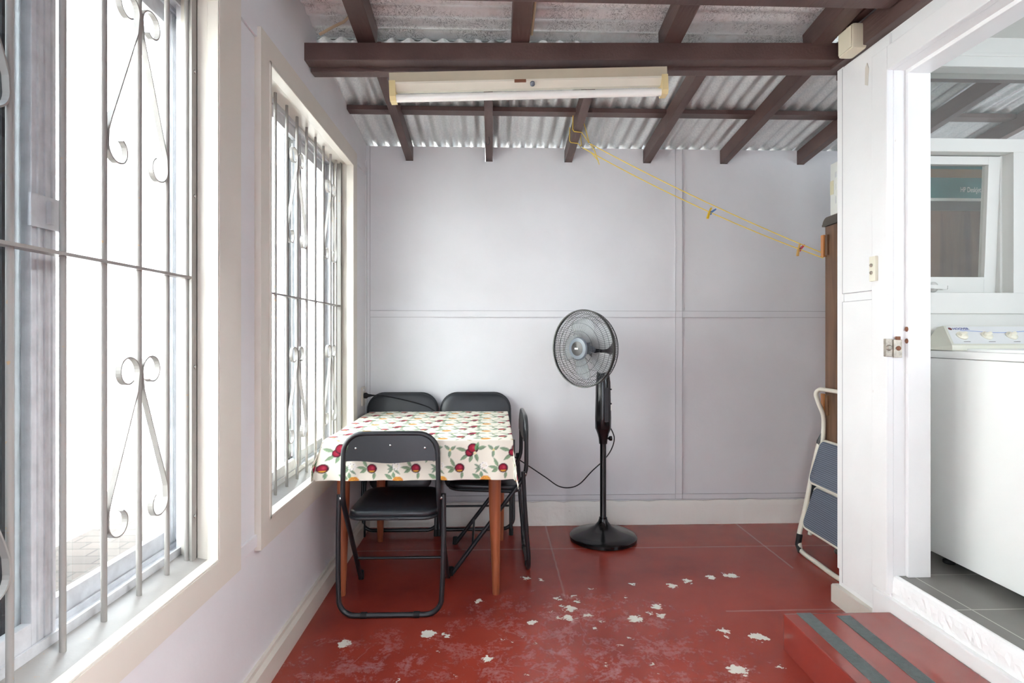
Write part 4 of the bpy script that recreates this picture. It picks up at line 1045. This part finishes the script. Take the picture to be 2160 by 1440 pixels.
MB().bar(Vector((1.80, y0 - .03, .50)) - o0, Vector((1.75, y0 - .03, .18)) - o0, .006, .028, .001).done('brace', M['black_metal'], t)
for (zb, xb, zt, xt) in ((.395, 1.752, .628, 1.822), (.148, 1.716, .372, 1.786)):
    ux = Vector((0, -1, 0)); uy = Vector((xt - xb, 0, zt - zb)); hh = uy.length; uy.normalize(); nn = ux.cross(uy).normalized()
    if nn.x > 0: nn = -nn
    q = rounded(.385, hh, .035, 6); ctr = Vector(((xb + xt) / 2, 2.905, (zb + zt) / 2)) - o0
    q = [(x * (1 + .04 * (-y / hh)), y) for x, y in q]
    b = MB(); A_ = [b.bm.verts.new(ctr + ux * x * .975 + uy * y * .95 + nn * .008) for x, y in q]; B_ = [b.bm.verts.new(ctr + ux * x * .975 + uy * y * .95 - nn * .002) for x, y in q]
    b.bm.faces.new(A_); b.bm.faces.new(B_)
    for i in range(len(q)): b.bm.faces.new((A_[i], A_[(i + 1) % len(q)], B_[(i + 1) % len(q)], B_[i]))
    tr = b.done('tread', M['tread'], t)
    MB().tube([ctr + ux * x + uy * y for x, y in q], .0065, 8, True).done('tread_rim', M['stool_white'], tr, True)

# ------------------------------------------------------------------ washing machine
mx, my, mz = 1.830, 1.675, .27
t = thing('washing_machine', 'white top-loading washing machine on grey tiles inside the laundry doorway', 'washing machine', (mx, my, mz))
MB().box((0, 0, .035), (.60, .66, .845), .012).done('cabinet', M['enamel'], t, True)
MB().box((-.003, -.003, .845), (.603, .665, .875), .010).done('top_deck', M['enamel'], t, True)
MB().box((.03, .03, .872), (.57, .50, .886), .006).done('lid', M['enamel'], t, True)
for x in (.05, .55):
    for y in (.05, .61): MB().lathe([(.022, 0), (.022, .012), (.01, .016), (.01, .037)], (x, y, 0), n=14).done('foot', M['rubber'], t)
b = MB()
# console wedge: tilted facia facing the front
F0, F1 = Vector((.025, .565, .898)), Vector((.575, .565, .898)); T0, T1 = Vector((.062, .655, .978)), Vector((.54, .655, .978))
Bk0, Bk1 = Vector((-.002, .69, .880)), Vector((.602, .69, .880)); Fb0, Fb1 = Vector((.022, .560, .876)), Vector((.578, .560, .876)); Tb0, Tb1 = Vector((.062, .69, .972)), Vector((.54, .69, .972))
V = [b.bm.verts.new(p) for p in (F0, F1, T1, T0, Fb0, Fb1, Bk1, Bk0, Tb1, Tb0)]
for f in ((0, 1, 2, 3), (4, 5, 1, 0), (3, 2, 8, 9), (9, 8, 6, 7), (4, 0, 3, 9, 7), (5, 6, 8, 2, 1), (4, 7, 6, 5)): b.bm.faces.new([V[i] for i in f])
con = b.done('control_console', M['panelcream'], t)
fu = (F1 - F0).normalized(); fv = ((T0 + T1) / 2 - (F0 + F1) / 2); fh = fv.length; fv.normalize(); fn = fu.cross(fv).normalized()
fa = lambda u, v, h=.0: F0 + fu * u + fv * v + fn * h
rotf = Matrix((fu, fv, fn)).transposed().to_euler()
b = MB(); q = [b.bm.verts.new(p) for p in (fa(.012, .008, .001), fa(.54, .008, .001), fa(.505, fh - .004, .001), fa(.044, fh - .004, .001))]; b.bm.faces.new(q); b.done('facia', M['panelgrey'], con)
for u in (.075, .18, .285, .39):
    kb = MB().lathe([(.001, 0), (.022, 0), (.021, .006), (.001, .007)], fa(u, .055, .001), fn, 24).bar(fa(u - .016, .050, .011), fa(u + .016, .060, .011), .012, .016, .004, up=fn).done('knob', M['knob'], con)
text('HOOVER', .017, M['bluetext'], fa(.062, .094, .0015), rotf, con)
MB().lathe([(.001, 0), (.008, 0), (.007, .001), (.001, .0015)], fa(.052, .100, .001), fn, 18).done('round_logo', M['redlogo'], con)
MB().ribbon([fa(.09 + .40 * i / 24, .086 + .010 * sin(i / 24 * 5.2 + 2.6), .0016) for i in range(25)], .0008, .003, fn).done('blue_wave', M['bluewave'], con)
for u in (.075, .18, .285, .39): MB().ribbon([fa(u - .014, .020, .0015), fa(u + .014, .020, .0015)], .0006, .0022, fn).done('caption_rule', M['inktext'], con)
